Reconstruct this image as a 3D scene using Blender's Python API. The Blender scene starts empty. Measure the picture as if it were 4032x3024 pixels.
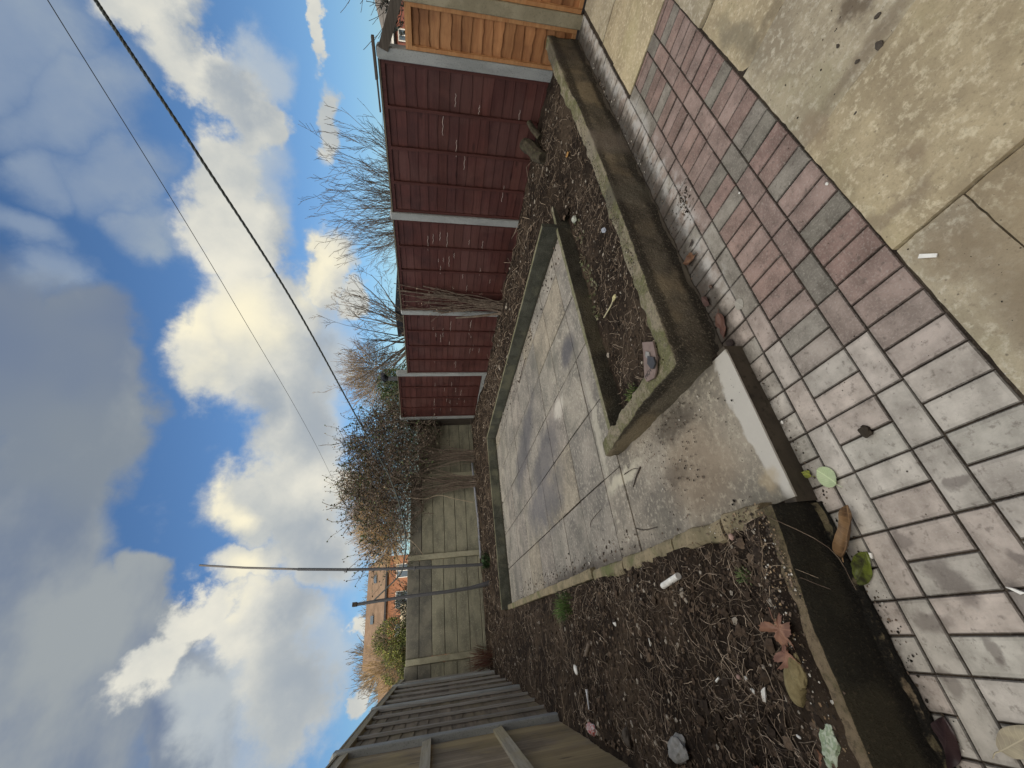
import bpy, math, random
from mathutils import Vector, Matrix, noise
R = math.radians
SKYMUL = (0.082, 0.104, 0.132)
SKY_FILL_A = (1.58, 1.54, 1.45, 1); SKY_FILL_B = (2.6, 2.48, 2.25, 1)
scene = bpy.context.scene

# ------------------------------------------------------------------ camera
cam_d = bpy.data.cameras.new("Camera"); cam = bpy.data.objects.new("Camera", cam_d)
scene.collection.objects.link(cam); scene.camera = cam
cam_d.sensor_fit = 'HORIZONTAL'; cam_d.sensor_width = 36.0; cam_d.lens = 1592.43 / 4032 * 36
cam_d.clip_start = 0.05; cam_d.clip_end = 2000
def cam_axes(pitch, roll, yaw):
    cy, sy = math.cos(yaw), math.sin(yaw)
    W = Matrix(((cy, sy, 0), (0, 0, -1), (-sy, cy, 0)))
    c, s = math.cos(pitch), math.sin(pitch)
    P = Matrix(((1, 0, 0), (0, c, -s), (0, s, c)))
    c, s = math.cos(roll), math.sin(roll)
    Q = Matrix(((c, -s, 0), (s, c, 0), (0, 0, 1)))
    return Q @ P @ W
CM = cam_axes(R(11.2138), R(-0.6273), R(-31.6017))
# the phone was held so that the picture lies on its side: picture right = world down
cam.matrix_world = Matrix((
    (CM[1][0], CM[0][0], -CM[2][0], 0),
    (CM[1][1], CM[0][1], -CM[2][1], 0),
    (CM[1][2], CM[0][2], -CM[2][2], 1.5),
    (0, 0, 0, 1)))

# ------------------------------------------------------------------ view
scene.view_settings.view_transform = 'Standard'; scene.view_settings.look = 'None'
scene.view_settings.exposure = 0.0; scene.view_settings.gamma = 1.0
scene.view_settings.use_curve_mapping = False

# ------------------------------------------------------------------ sun
SUN_AZ, SUN_EL = 214.0, 13.0        # degrees, azimuth from +Y towards +X
sd = bpy.data.lights.new("sun", 'SUN'); sd.energy = 3.0; sd.angle = R(0.5); sd.color = (1.0, 0.80, 0.56)
so = bpy.data.objects.new("sun", sd); scene.collection.objects.link(so)
sv = Vector((math.sin(R(SUN_AZ)) * math.cos(R(SUN_EL)), math.cos(R(SUN_AZ)) * math.cos(R(SUN_EL)), math.sin(R(SUN_EL))))
so.rotation_euler = sv.to_track_quat('Z', 'Y').to_euler()

# ------------------------------------------------------------------ node helper
class NT:
    def __init__(s, tree): s.t = tree; s.n = tree.nodes; s.l = tree.links
    def new(s, typ, **kw):
        nd = s.n.new(typ)
        for k, v in kw.items(): setattr(nd, k, v)
        return nd
    def put(s, inp, v):
        if isinstance(v, bpy.types.NodeSocket): s.l.new(v, inp)
        elif v is not None: inp.default_value = v
    def math(s, op, a, b=None, c=None, clamp=False):
        nd = s.new('ShaderNodeMath', operation=op); nd.use_clamp = clamp
        s.put(nd.inputs[0], a)
        if b is not None: s.put(nd.inputs[1], b)
        if c is not None: s.put(nd.inputs[2], c)
        return nd.outputs[0]
    def vmath(s, op, a, b=None, out=0):
        nd = s.new('ShaderNodeVectorMath', operation=op); s.put(nd.inputs[0], a)
        if b is not None: s.put(nd.inputs[1 if op != 'SCALE' else 3], b)
        return nd.outputs[out]
    def noise(s, vec, scale=5.0, detail=5.0, rough=0.55, dist=0.0, out=0):
        nd = s.new('ShaderNodeTexNoise'); s.put(nd.inputs['Vector'], vec)
        nd.inputs['Scale'].default_value = scale; nd.inputs['Detail'].default_value = detail
        nd.inputs['Roughness'].default_value = rough; nd.inputs['Distortion'].default_value = dist
        return nd.outputs[out]
    def voro(s, vec, scale=5.0, feat='F1', out=0):
        nd = s.new('ShaderNodeTexVoronoi', feature=feat); s.put(nd.inputs['Vector'], vec)
        nd.inputs['Scale'].default_value = scale
        return nd.outputs[out]
    def mapr(s, v, a, b, c=0.0, d=1.0, smooth=True):
        nd = s.new('ShaderNodeMapRange', interpolation_type='SMOOTHSTEP' if smooth else 'LINEAR')
        s.put(nd.inputs[0], v)
        for i, x in enumerate((a, b, c, d)): s.put(nd.inputs[i + 1], x)
        return nd.outputs[0]
    def mix(s, f, a, b, mode='MIX'):
        nd = s.new('ShaderNodeMix', data_type='RGBA', blend_type=mode)
        s.put(nd.inputs[0], f); s.put(nd.inputs[6], col(a)); s.put(nd.inputs[7], col(b))
        return nd.outputs[2]
    def mapping(s, vec, loc=(0, 0, 0), rot=(0, 0, 0), scale=(1, 1, 1), typ='POINT'):
        nd = s.new('ShaderNodeMapping', vector_type=typ); s.put(nd.inputs[0], vec)
        nd.inputs[1].default_value = loc; nd.inputs[2].default_value = rot; nd.inputs[3].default_value = scale
        return nd.outputs[0]
def lin(c): return c / 12.92 if c <= 0.04045 else ((c + 0.055) / 1.055) ** 2.4
def rgb(r, g, b): return (lin(r / 255), lin(g / 255), lin(b / 255), 1.0)
def col(c):
    if isinstance(c, bpy.types.NodeSocket): return c
    return c if len(c) == 4 else (*c, 1.0)

# ------------------------------------------------------------------ world: clear sky with drifting cloud
world = bpy.data.worlds.new("World"); scene.world = world; world.use_nodes = True
w = NT(world.node_tree); w.n.clear()
tc = w.new('ShaderNodeTexCoord').outputs['Generated']
sky = w.new('ShaderNodeTexSky', sky_type='NISHITA'); sky.sun_disc = False
sky.sun_elevation = R(SUN_EL); sky.sun_rotation = R(SUN_AZ)
sky.air_density = 1.0; sky.dust_density = 0.6; sky.ozone_density = 2.0; sky.altitude = 100
sepn = w.new('ShaderNodeSeparateXYZ'); w.put(sepn.inputs[0], tc)
az = w.math('MULTIPLY', w.math('ARCTAN2', sepn.outputs[0], sepn.outputs[1]), 57.29578)
el = w.math('MULTIPLY', w.math('ARCSINE', sepn.outputs[2]), 57.29578)
cmb = w.new('ShaderNodeCombineXYZ'); w.put(cmb.inputs[0], az); w.put(cmb.inputs[1], el)
ae = cmb.outputs[0]
nwarp = w.noise(tc, 5.5, 7.0, 0.60, 0.0, out=1)
wv = w.vmath('MULTIPLY', w.vmath('SUBTRACT', nwarp, (0.5, 0.5, 0.5)), (17.0, 12.0, 0.0))
aw = w.vmath('ADD', ae, wv)
nsoft = w.noise(tc, 2.6, 4.0, 0.5, 0.0, out=1)
ws = w.vmath('MULTIPLY', w.vmath('SUBTRACT', nsoft, (0.5, 0.5, 0.5)), (20.0, 12.0, 0.0))
asf = w.vmath('ADD', w.vmath('ADD', ae, w.vmath('MULTIPLY', ws, (1.5, 1.5, 0))), w.vmath('MULTIPLY', wv, (0.7, 0.7, 0)))
def blobs(lst, vec, inner=0.35, outer=1.25, op='MAXIMUM'):
    acc = None
    for a0, e0, ra, re, th in lst:
        m = w.mapping(vec, (a0, e0, 0), (0, 0, R(th)), (ra, re, 1), 'TEXTURE')
        v = w.mapr(w.vmath('LENGTH', m, None, out=1), outer, inner)
        acc = v if acc is None else w.math(op, acc, v)
    return acc
H_ = [[30.0,13.7,15.9,4.0,179.9],[13.0,13.7,11.0,4.6,-174.4],[-2.9,12.1,7.2,3.9,-165.9],[66.6,17.8,4.8,3.3,-33.3],[55.1,17.2,8.2,4.1,-11.6],[-4.9,17.3,7.9,5.5,-129.4],[-4.5,22.6,5.4,3.5,-124.7]]
G_ = [[23.1,38.7,20.1,7.0,-175.0],[2.5,32.9,15.2,7.4,-157.6],[-3.3,25.6,8.2,5.3,-136.8],[29.3,34.2,10.6,4.8,-178.6],[9.5,29.7,6.0,3.0,-164.7],[-5.8,22.9,6.1,3.6,-147.1],[3.3,26.8,5.7,3.6,-152.8]]
T_ = [[65.5,33.6,9.2,4.8,-30.6],[60.9,31.4,8.0,5.1,-34.0],[54.0,29.7,7.1,4.8,159.1],[46.4,37.9,4.8,3.8,-32.1],[48.1,28.9,4.8,3.2,-16.9],[53.6,34.2,5.7,4.0,-33.5],[40.3,36.9,5.9,3.4,-7.9]]
W_ = [[70.1,23.7,4.3,3.1,-71.4],[65.7,21.4,4.8,4.2,-134.0],[62.4,19.1,5.0,2.8,-19.1],[56.6,22.2,6.0,3.9,-21.7],[50.7,21.4,6.1,4.9,-33.0],[42.5,19.9,7.9,7.1,131.8],[35.5,24.3,8.2,5.2,-3.3],[33.7,18.3,10.2,7.4,177.9],[26.5,16.8,8.4,6.1,-176.0],[16.8,19.8,7.0,5.9,-118.4],[18.2,16.1,7.0,5.5,-165.5],[9.6,21.7,4.9,3.4,-109.7],[11.0,15.5,6.2,5.1,-146.9],[5.1,24.3,4.3,2.9,143.3],[0.7,26.3,3.9,2.7,155.5],[3.5,18.3,7.7,4.8,-107.9],[-3.7,15.1,7.7,5.1,-153.6],[46.8,12.6,5.7,3.2,-6.7],[42.8,9.5,3.6,2.8,-8.8],[70.8,10.7,2.8,0.9,-11.2],[62.7,11.2,4.3,1.8,-9.9],[-0.0,8.0,2.7,1.1,-173.8],[-5.0,8.3,2.4,1.2,-170.5]]
C_ = [[34.3,25.4,6.4,3.4,178.0],[37.9,20.6,7.1,4.2,-4.4],[46.2,13.1,4.0,2.6,-8.5],[7.9,20.2,4.0,1.9,-168.3],[18.5,20.4,3.4,2.7,-162.4]]
S_ = [[10.4,15.0,6.0,4.7,-156.0],[4.0,14.8,5.6,4.3,-147.0],[28.3,20.3,4.8,3.3,-177.4],[-3.5,13.8,7.3,4.9,-155.3],[27.6,14.8,9.1,4.8,-178.8],[64.9,19.0,6.0,2.1,149.3],[52.1,16.1,10.1,2.9,-7.2],[37.9,13.6,6.7,3.2,-2.8],[69.6,20.5,3.1,1.7,-25.4]]
nfine = w.noise(tc, 9.0, 8.0, 0.62)
nmid = w.noise(tc, 3.2, 6.0, 0.55)
nbig = w.noise(w.mapping(tc, (3, 1, 2)), 1.7, 4.0, 0.5)
bw = blobs(W_, aw, 0.30, 1.25)
whitem = w.mapr(w.math('ADD', bw, w.math('MULTIPLY', w.math('SUBTRACT', nfine, 0.5), 0.9)), 0.10, 0.78)
bt = blobs(T_, asf, 0.1, 1.35)
thinm = w.math('MULTIPLY', w.mapr(w.math('ADD', bt, w.math('MULTIPLY', w.math('SUBTRACT', nmid, 0.5), 0.9)), 0.10, 0.95), 0.86)
bg = blobs(G_, asf, 0.35, 1.3)
greym = w.math('MULTIPLY', w.mapr(w.math('ADD', bg, w.math('MULTIPLY', w.math('SUBTRACT', nmid, 0.5), 0.7)), 0.12, 0.75), 0.95)
cream = blobs(C_, asf, 0.0, 1.35)
shade = blobs(S_, aw, 0.0, 1.35)
lp = w.math('ADD', w.math('MULTIPLY', nmid, 0.9), w.math('MULTIPLY', nfine, 0.35))
ccol = w.mix(w.mapr(lp, 0.38, 0.85), rgb(182, 188, 190), rgb(238, 234, 219))
ccol = w.mix(w.math('MULTIPLY', cream, 0.95), ccol, rgb(255, 246, 216))
ccol = w.mix(w.math('MULTIPLY', shade, 0.9), ccol, rgb(160, 170, 180))
gcol = w.mix(w.mapr(nbig, 0.35, 0.65), rgb(102, 120, 152), rgb(134, 143, 152)); gcol = w.mix(w.mapr(w.noise(w.mapping(tc, (7, 2, 5), scale=(1, 1, 1.8)), 2.2, 6, 0.58), 0.46, 0.70), gcol, rgb(160, 166, 168))
tcol = w.mix(w.mapr(nmid, 0.35, 0.65), rgb(140, 157, 180), rgb(176, 186, 190))
skyc = w.vmath('MULTIPLY', sky.outputs[0], SKYMUL)
c1 = w.mix(thinm, skyc, tcol); c2 = w.mix(greym, c1, gcol); hm = w.math('MULTIPLY', w.mapr(w.math('ADD', blobs(H_, asf, 0.2, 1.3), w.math('MULTIPLY', w.math('SUBTRACT', nmid, 0.5), 1.1)), 0.05, 0.95), 0.78); c2 = w.mix(hm, c2, w.mix(w.mapr(nmid, 0.3, 0.7), rgb(176, 188, 200), rgb(208, 212, 208))); c3 = w.mix(whitem, c2, ccol)
# added brightness in the unseen sky, overhead and sunward, to lift ground light
sky_fill = w.math('MULTIPLY', w.mapr(el, 47.0, 78.0), 1.0)
sund = w.vmath('DOT_PRODUCT', tc, tuple(sv), out=1)
behind = w.mapr(sund, -0.15, 0.75)
glow = w.math('MAXIMUM', sky_fill, w.math('MULTIPLY', behind, w.mapr(el, 2.0, 25.0)))
hi = w.mix(w.mapr(nmid, 0.3, 0.7), SKY_FILL_A, SKY_FILL_B)
c4 = w.mix(glow, c3, hi)
bgn = w.new('ShaderNodeBackground'); w.put(bgn.inputs[0], c4); bgn.inputs[1].default_value = 1.0
world.cycles.sampling_method = 'MANUAL'; world.cycles.sample_map_resolution = 512
wo = w.new('ShaderNodeOutputWorld'); w.l.new(bgn.outputs[0], wo.inputs[0])

# ================================================================== mesh helpers
COL = scene.collection
class MB:
    def __init__(s): s.v = []; s.f = []; s.c = []; s.cur = None
    def quad(s, a, b, c, d): s.poly([a, b, c, d])
    def poly(s, pts):
        i = len(s.v); s.v.extend([tuple(p) for p in pts]); s.f.append(tuple(range(i, i + len(pts)))); s.c.append(s.cur)
    def mesh(s, vs, fs):
        i = len(s.v); s.v.extend([tuple(p) for p in vs])
        for f in fs: s.f.append(tuple(i + k for k in f)); s.c.append(s.cur)
    def box(s, lo, hi, ch=0.0, rot=None, about=None):
        x0, y0, z0 = lo; x1, y1, z1 = hi
        if ch <= 0:
            vs = [(x0,y0,z0),(x1,y0,z0),(x1,y1,z0),(x0,y1,z0),(x0,y0,z1),(x1,y0,z1),(x1,y1,z1),(x0,y1,z1)]
            fs = [(0,3,2,1),(4,5,6,7),(0,1,5,4),(1,2,6,5),(2,3,7,6),(3,0,4,7)]
        else:
            c = ch; vs = []
            for sx in (0, 1):
                for sy in (0, 1):
                    for sz in (0, 1):
                        X, Y, Z = (x1 if sx else x0), (y1 if sy else y0), (z1 if sz else z0)
                        dx, dy, dz = (-c if sx else c), (-c if sy else c), (-c if sz else c)
                        vs += [(X, Y+dy, Z+dz), (X+dx, Y, Z+dz), (X+dx, Y+dy, Z)]
            def V(sx, sy, sz, k): return (sx * 4 + sy * 2 + sz) * 3 + k
            fs = []
            for sx in (0, 1):
                q = [V(sx,0,0,0), V(sx,1,0,0), V(sx,1,1,0), V(sx,0,1,0)]; fs.append(tuple(q if sx else q[::-1]))
            for sy in (0, 1):
                q = [V(0,sy,0,1), V(1,sy,0,1), V(1,sy,1,1), V(0,sy,1,1)]; fs.append(tuple(q[::-1] if sy else q))
            for sz in (0, 1):
                q = [V(0,0,sz,2), V(1,0,sz,2), V(1,1,sz,2), V(0,1,sz,2)]; fs.append(tuple(q if sz else q[::-1]))
            for a in (0, 1):
                for b in (0, 1):
                    fs.append((V(a,b,0,0), V(a,b,1,0), V(a,b,1,1), V(a,b,0,1)))
                    fs.append((V(a,0,b,0), V(a,1,b,0), V(a,1,b,2), V(a,0,b,2)))
                    fs.append((V(0,a,b,1), V(1,a,b,1), V(1,a,b,2), V(0,a,b,2)))
                    for d in (0, 1): fs.append((V(a,b,d,0), V(a,b,d,1), V(a,b,d,2)))
        if rot is not None:
            o = Vector(about if about else ((x0+x1)/2, (y0+y1)/2, (z0+z1)/2))
            vs = [o + rot @ (Vector(p) - o) for p in vs]
        s.mesh(vs, fs)
    def tube(s, pts, rad, n=4, cap=True):
        pts = [Vector(p) for p in pts]
        if not hasattr(rad, '__len__'): rad = [rad] * len(pts)
        i0 = len(s.v); up = Vector((0.31, 0.17, 0.93))
        for i, p in enumerate(pts):
            t = (pts[min(i+1, len(pts)-1)] - pts[max(i-1, 0)])
            if t.length < 1e-9: t = Vector((0, 0, 1))
            t.normalize(); a = t.cross(up)
            if a.length < 1e-3: a = t.cross(Vector((1, 0, 0)))
            a.normalize(); b = t.cross(a)
            for k in range(n):
                th = 2 * math.pi * k / n
                s.v.append(tuple(p + (a * math.cos(th) + b * math.sin(th)) * rad[i]))
        for i in range(len(pts) - 1):
            for k in range(n):
                k2 = (k + 1) % n
                s.f.append((i0+i*n+k, i0+i*n+k2, i0+(i+1)*n+k2, i0+(i+1)*n+k)); s.c.append(s.cur)
        if cap and n > 2:
            s.f.append(tuple(i0 + k for k in range(n))[::-1]); s.c.append(s.cur)
            s.f.append(tuple(i0 + (len(pts)-1)*n + k for k in range(n))); s.c.append(s.cur)
    def build(s, name, mat, parent=None, smooth=False, fix=True):
        me = bpy.data.meshes.new(name); me.from_pydata(s.v, [], s.f); me.update()
        if any(c is not None for c in s.c):
            at = me.color_attributes.new('tint', 'FLOAT_COLOR', 'CORNER')
            buf = []
            for f, c in zip(s.f, s.c):
                c = c or (0.5, 0.5, 0.5); buf.extend([c[0], c[1], c[2], 1.0] * len(f))
            at.data.foreach_set('color', buf)
        if fix:
            import bmesh
            bm = bmesh.new(); bm.from_mesh(me); bmesh.ops.recalc_face_normals(bm, faces=bm.faces); bm.to_mesh(me); bm.free()
        if smooth: me.polygons.foreach_set('use_smooth', [True] * len(me.polygons))
        me.materials.append(mat)
        o = bpy.data.objects.new(name, me); COL.objects.link(o)
        if parent: o.parent = parent; o.matrix_parent_inverse = parent.matrix_world.inverted()
        return o
def tag(o, label=None, cat=None, group=None, kind=None):
    if label: o['label'] = label
    if cat: o['category'] = cat
    if group: o['group'] = group
    if kind: o['kind'] = kind
    return o
def thing(name, label, cat, loc=(0, 0, 0), group=None):
    o = bpy.data.objects.new(name, None); COL.objects.link(o); o.location = loc
    o.matrix_world = Matrix.Translation(loc); o.empty_display_size = 0.1
    return tag(o, label, cat, group)
def grid(x0, x1, y0, y1, step, hf, mb=None):
    nx = max(1, int(round((x1-x0)/step))); ny = max(1, int(round((y1-y0)/step)))
    mb = mb or MB(); vs = []; fs = []
    for j in range(ny+1):
        for i in range(nx+1):
            x = x0+(x1-x0)*i/nx; y = y0+(y1-y0)*j/ny; vs.append((x, y, hf(x, y)))
    for j in range(ny):
        for i in range(nx):
            a = j*(nx+1)+i; fs.append((a, a+1, a+nx+2, a+nx+1))
    mb.mesh(vs, fs); return mb
def nz(x, y, z=0.0): return noise.noise(Vector((x, y, z)))
def fbm(x, y, z=0.0, o=4): return noise.fractal(Vector((x, y, z)), 1.0, 2.0, o)

# ================================================================== materials
def newmat(name):
    m = bpy.data.materials.new(name); m.use_nodes = True
    t = NT(m.node_tree); t.n.clear()
    b = t.new('ShaderNodeBsdfPrincipled'); o = t.new('ShaderNodeOutputMaterial'); t.l.new(b.outputs[0], o.inputs[0])
    pos = t.new('ShaderNodeNewGeometry').outputs['Position']
    return m, t, b, pos
def bump(t, b, h, strength=0.5, dist=0.01):
    nd = t.new('ShaderNodeBump'); nd.inputs['Strength'].default_value = strength; nd.inputs['Distance'].default_value = dist
    t.put(nd.inputs['Height'], h); t.l.new(nd.outputs[0], b.inputs['Normal'])
def setup(b, t, colr, rough=0.85, spec=0.3, metal=None):
    t.put(b.inputs['Base Color'], colr if isinstance(colr, bpy.types.NodeSocket) else col(colr))
    t.put(b.inputs['Roughness'], rough); b.inputs['Specular IOR Level'].default_value = spec
    if metal is not None: b.inputs['Metallic'].default_value = metal
def mottled(name, a, bcol, scale=6, rough=0.85, speck=None, sscale=60, samt=0.25, bumpd=0.004, bscale=70, bs=0.5, stretch=None, spec=0.3, third=None):
    m, t, b, pos = newmat(name)
    p = t.mapping(pos, scale=stretch) if stretch else pos
    n1 = t.noise(p, scale, 6, 0.6); c = t.mix(t.mapr(n1, 0.32, 0.68), a, bcol)
    if third:
        n3 = t.noise(t.mapping(p, (5, 2, 7)), scale*0.37, 5, 0.6, 0.5); c = t.mix(t.mapr(n3, 0.5, 0.66), c, third)
    if speck:
        n2 = t.noise(pos, sscale, 3, 0.6); c = t.mix(t.math('MULTIPLY', t.mapr(n2, 0.52, 0.72), samt), c, speck)
    nb = t.noise(p, bscale, 5, 0.65)
    bump(t, b, nb, bs, bumpd); setup(b, t, c, rough, spec)
    return m
def blot(t, pos, x, y, rx, ry, rot=0, warp=0.12, wscale=6, inner=0.4, outer=1.2):
    nw = t.noise(pos, wscale, 5, 0.6, out=1)
    pp = t.vmath('ADD', pos, t.vmath('MULTIPLY', t.vmath('SUBTRACT', nw, (0.5, 0.5, 0.5)), (warp*2, warp*2, 0)))
    mm = t.mapping(pp, (x, y, 0), (0, 0, R(rot)), (rx, ry, 1000.0), 'TEXTURE')
    return t.mapr(t.vmath('LENGTH', mm, None, out=1), outer, inner)

# --- block paving: tint attribute carries each block's colour, darkened on its edges and sides
def mat_pavers():
    m, t, b, pos = newmat('block_paver')
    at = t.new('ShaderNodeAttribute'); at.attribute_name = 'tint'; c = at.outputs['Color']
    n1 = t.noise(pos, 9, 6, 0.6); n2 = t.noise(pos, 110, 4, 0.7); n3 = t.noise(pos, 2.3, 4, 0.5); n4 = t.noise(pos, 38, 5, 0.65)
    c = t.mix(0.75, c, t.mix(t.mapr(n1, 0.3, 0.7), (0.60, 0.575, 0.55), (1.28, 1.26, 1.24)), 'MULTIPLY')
    c = t.mix(t.math('MULTIPLY', t.mapr(n2, 0.48, 0.75), 0.5), c, (0.52, 0.48, 0.43))
    c = t.mix(t.math('MULTIPLY', t.mapr(n4, 0.54, 0.70), 0.55), c, (0.11, 0.09, 0.075))
    # pale lichen / lime bloom on the blocks by the low wall
    sp = t.new('ShaderNodeSeparateXYZ'); t.put(sp.inputs[0], pos)
    bl = t.math('MULTIPLY', t.mapr(t.math('ADD', sp.outputs[1], t.math('MULTIPLY', t.noise(t.mapping(pos, (3, 1, 0)), 4.5, 5, 0.6), 0.26)), 1.33, 1.47), t.mapr(sp.outputs[0], 1.1, 1.7))
    c = t.mix(t.math('MULTIPLY', bl, t.mapr(n1, 0.42, 0.62)), c, (0.50, 0.49, 0.47))
    # dark damp dirt at the foot of the walls
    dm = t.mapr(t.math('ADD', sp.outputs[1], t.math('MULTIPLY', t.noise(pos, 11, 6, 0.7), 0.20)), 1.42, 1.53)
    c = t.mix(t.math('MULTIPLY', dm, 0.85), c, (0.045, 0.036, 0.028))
    wet = blot(t, pos, -0.02, 1.10, 0.10, 0.05, 20, 0.05, 14, 0.5, 1.1)
    for a in ((-0.10, 0.965, 0.07, 0.03, 10), (-0.13, 1.22, 0.035, 0.07, 0), (0.10, 1.17, 0.035, 0.05, 0), (-0.28, 1.26, 0.05, 0.03, 0), (-0.20, 1.10, 0.05, 0.022, 0), (0.22, 0.93, 0.02, 0.05, 0), (-0.01, 0.90, 0.06, 0.02, 30)):
        wet = t.math('MAXIMUM', wet, blot(t, pos, *a, 0.03, 18, 0.55, 1.05))
    c = t.mix(t.math('MULTIPLY', wet, 0.62), c, (0.14, 0.115, 0.10))
    ro = t.mapr(wet, 0, 1, 0.82, 0.4)
    bump(t, b, t.math('ADD', n2, t.math('MULTIPLY', n4, 1.2)), 0.45, 0.0025); setup(b, t, c, ro, 0.35)
    return m
def mat_slab(name, stains=(), tone=(0.50, 0.435, 0.31), dark=(0.33, 0.28, 0.20), green=(0.34, 0.31, 0.19), pale=(0.66, 0.61, 0.48), gamt=0.5, riven=True, stretch=(1, 1, 1), tint=True):
    m, t, b, pos = newmat(name)
    p = t.mapping(pos, scale=stretch)
    n1 = t.noise(p, 3.3, 7, 0.62, 0.4); n2 = t.noise(p, 34, 8, 0.7); n3 = t.noise(t.mapping(p, (4, 3, 1)), 2.1, 5, 0.6); n4 = t.noise(pos, 120, 4, 0.7)
    c = t.mix(t.mapr(n1, 0.34, 0.66), dark, tone); c = t.mix(t.math('MULTIPLY', t.mapr(n2, 0.48, 0.66), 0.75), c, pale); c = t.mix(t.math('MULTIPLY', t.mapr(t.noise(t.mapping(p, (7, 7, 7)), 55, 6, 0.75), 0.53, 0.68), 0.5), c, tuple(x*0.6 for x in dark))
    c = t.mix(t.math('MULTIPLY', t.mapr(n3, 0.5, 0.7), gamt), c, green)
    c = t.mix(t.math('MULTIPLY', t.mapr(n4, 0.5, 0.75), 0.3), c, tuple(x*0.45 for x in dark))
    if tint:
        at = t.new('ShaderNodeAttribute'); at.attribute_name = 'tint'
        c = t.mix(1.0, c, t.vmath('MULTIPLY', at.outputs['Color'], (2.0, 2.0, 2.0)), 'MULTIPLY')
    spk = t.mapr(t.voro(pos, 34), 0.16, 0.05); c = t.mix(t.math('MULTIPLY', t.math('MULTIPLY', spk, t.mapr(n1, 0.45, 0.6)), 0.75), c, (0.06, 0.048, 0.035))
    for st in stains:
        (x, y, rx, ry, rot, cc, amt) = st[:7]
        c = t.mix(t.math('MULTIPLY', blot(t, pos, x, y, rx, ry, rot, *(st[7:] or (0.10, 5))), amt), c, cc)
    hh = t.math('ADD', t.math('MULTIPLY', t.noise(p, 14, 6, 0.6, 0.6), 1.0 if riven else 0.3), t.math('MULTIPLY', n4, 0.25))
    bump(t, b, hh, 0.7 if riven else 0.4, 0.008 if riven else 0.004); setup(b, t, c, 0.8, 0.3)
    return m
def mat_wood(name, a, bcol, axis='Z', grain=26, rough=0.75, dark=None, spec=0.25, along=1.2, green=None, bs=0.5, tintmix=False):
    m, t, b, pos = newmat(name)
    sc = {'X': (along, grain, grain), 'Y': (grain, along, grain), 'Z': (grain, grain, along)}[axis]
    p = t.mapping(pos, scale=sc)
    n1 = t.noise(p, 1.0, 5, 0.65, 0.6); n2 = t.noise(p, 3.2, 4, 0.7); n3 = t.noise(pos, 2.4, 5, 0.6)
    c = t.mix(t.mapr(n1, 0.3, 0.7), a, bcol)
    if dark: c = t.mix(t.math('MULTIPLY', t.mapr(n3, 0.45, 0.7), 0.7), c, dark)
    if green: c = t.mix(t.math('MULTIPLY', t.mapr(t.noise(pos, 1.6, 4, 0.6), 0.42, 0.62), 0.7), c, green)
    c = t.mix(t.math('MULTIPLY', t.mapr(n2, 0.5, 0.75), 0.4), c, tuple(x*0.4 for x in a[:3]))
    kn = t.mapr(t.voro(t.mapping(pos, scale={'X': (1.6, 5, 5), 'Y': (5, 1.6, 5), 'Z': (5, 5, 1.6)}[axis]), 1.0), 0.13, 0.05)
    c = t.mix(t.math('MULTIPLY', kn, 0.6), c, tuple(x*0.35 for x in a[:3]))
    if tintmix:
        at = t.new('ShaderNodeAttribute'); at.attribute_name = 'tint'
        c = t.mix(1.0, c, t.vmath('MULTIPLY', at.outputs['Color'], (2.0, 2.0, 2.0)), 'MULTIPLY')
    bump(t, b, t.math('ADD', n1, n2), bs, 0.003); setup(b, t, c, rough, spec)
    return m
def mat_tint(name, rough=0.7, spec=0.3, var=0.35, scale=30, trans=0.0):
    m, t, b, pos = newmat(name)
    at = t.new('ShaderNodeAttribute'); at.attribute_name = 'tint'
    n = t.noise(pos, scale, 4, 0.6)
    c = t.mix(1.0, at.outputs['Color'], t.mix(t.mapr(n, 0.3, 0.7), (1-var,)*3, (1+var,)*3), 'MULTIPLY')
    setup(b, t, c, rough, spec); return m
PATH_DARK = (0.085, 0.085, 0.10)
M = {}
M['paver'] = mat_pavers()
M['sand'] = mottled('joint_sand', (0.018, 0.013, 0.010), (0.060, 0.045, 0.032), 9, 0.95, (0.2, 0.17, 0.13), 160, 0.35, 0.004, 120)
M['patio'] = mat_slab('sandstone_slab', stains=((1.75, 0.30, 0.10, 0.05, 10, (0.09, 0.06, 0.04), 0.7, 0.08, 14), (0.55, 0.55, 0.20, 0.09, 0, (0.24, 0.20, 0.145), 0.5), (1.02, 0.61, 0.03, 0.14, 0, (0.22, 0.17, 0.12), 0.55), (1.53, 0.62, 0.14, 0.05, 0, (0.28, 0.21, 0.14), 0.5), (2.35, 0.60, 0.3, 0.06, 0, (0.20, 0.18, 0.13), 0.6), (1.565, 0.33, 0.035, 0.30, 0, (0.20, 0.155, 0.105), 0.55, 0.03, 22), (2.205, 0.42, 0.04, 0.28, 0, (0.20, 0.165, 0.11), 0.55, 0.04, 22), (0.55, 0.42, 0.38, 0.22, 0, (0.27, 0.21, 0.135), 0.6, 0.12, 5), (0.80, 0.58, 0.10, 0.10, 0, (0.26, 0.20, 0.13), 0.5, 0.06, 22), (1.12, 0.47, 0.06, 0.05, 0, (0.24, 0.18, 0.12), 0.5, 0.05, 14)))
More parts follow.
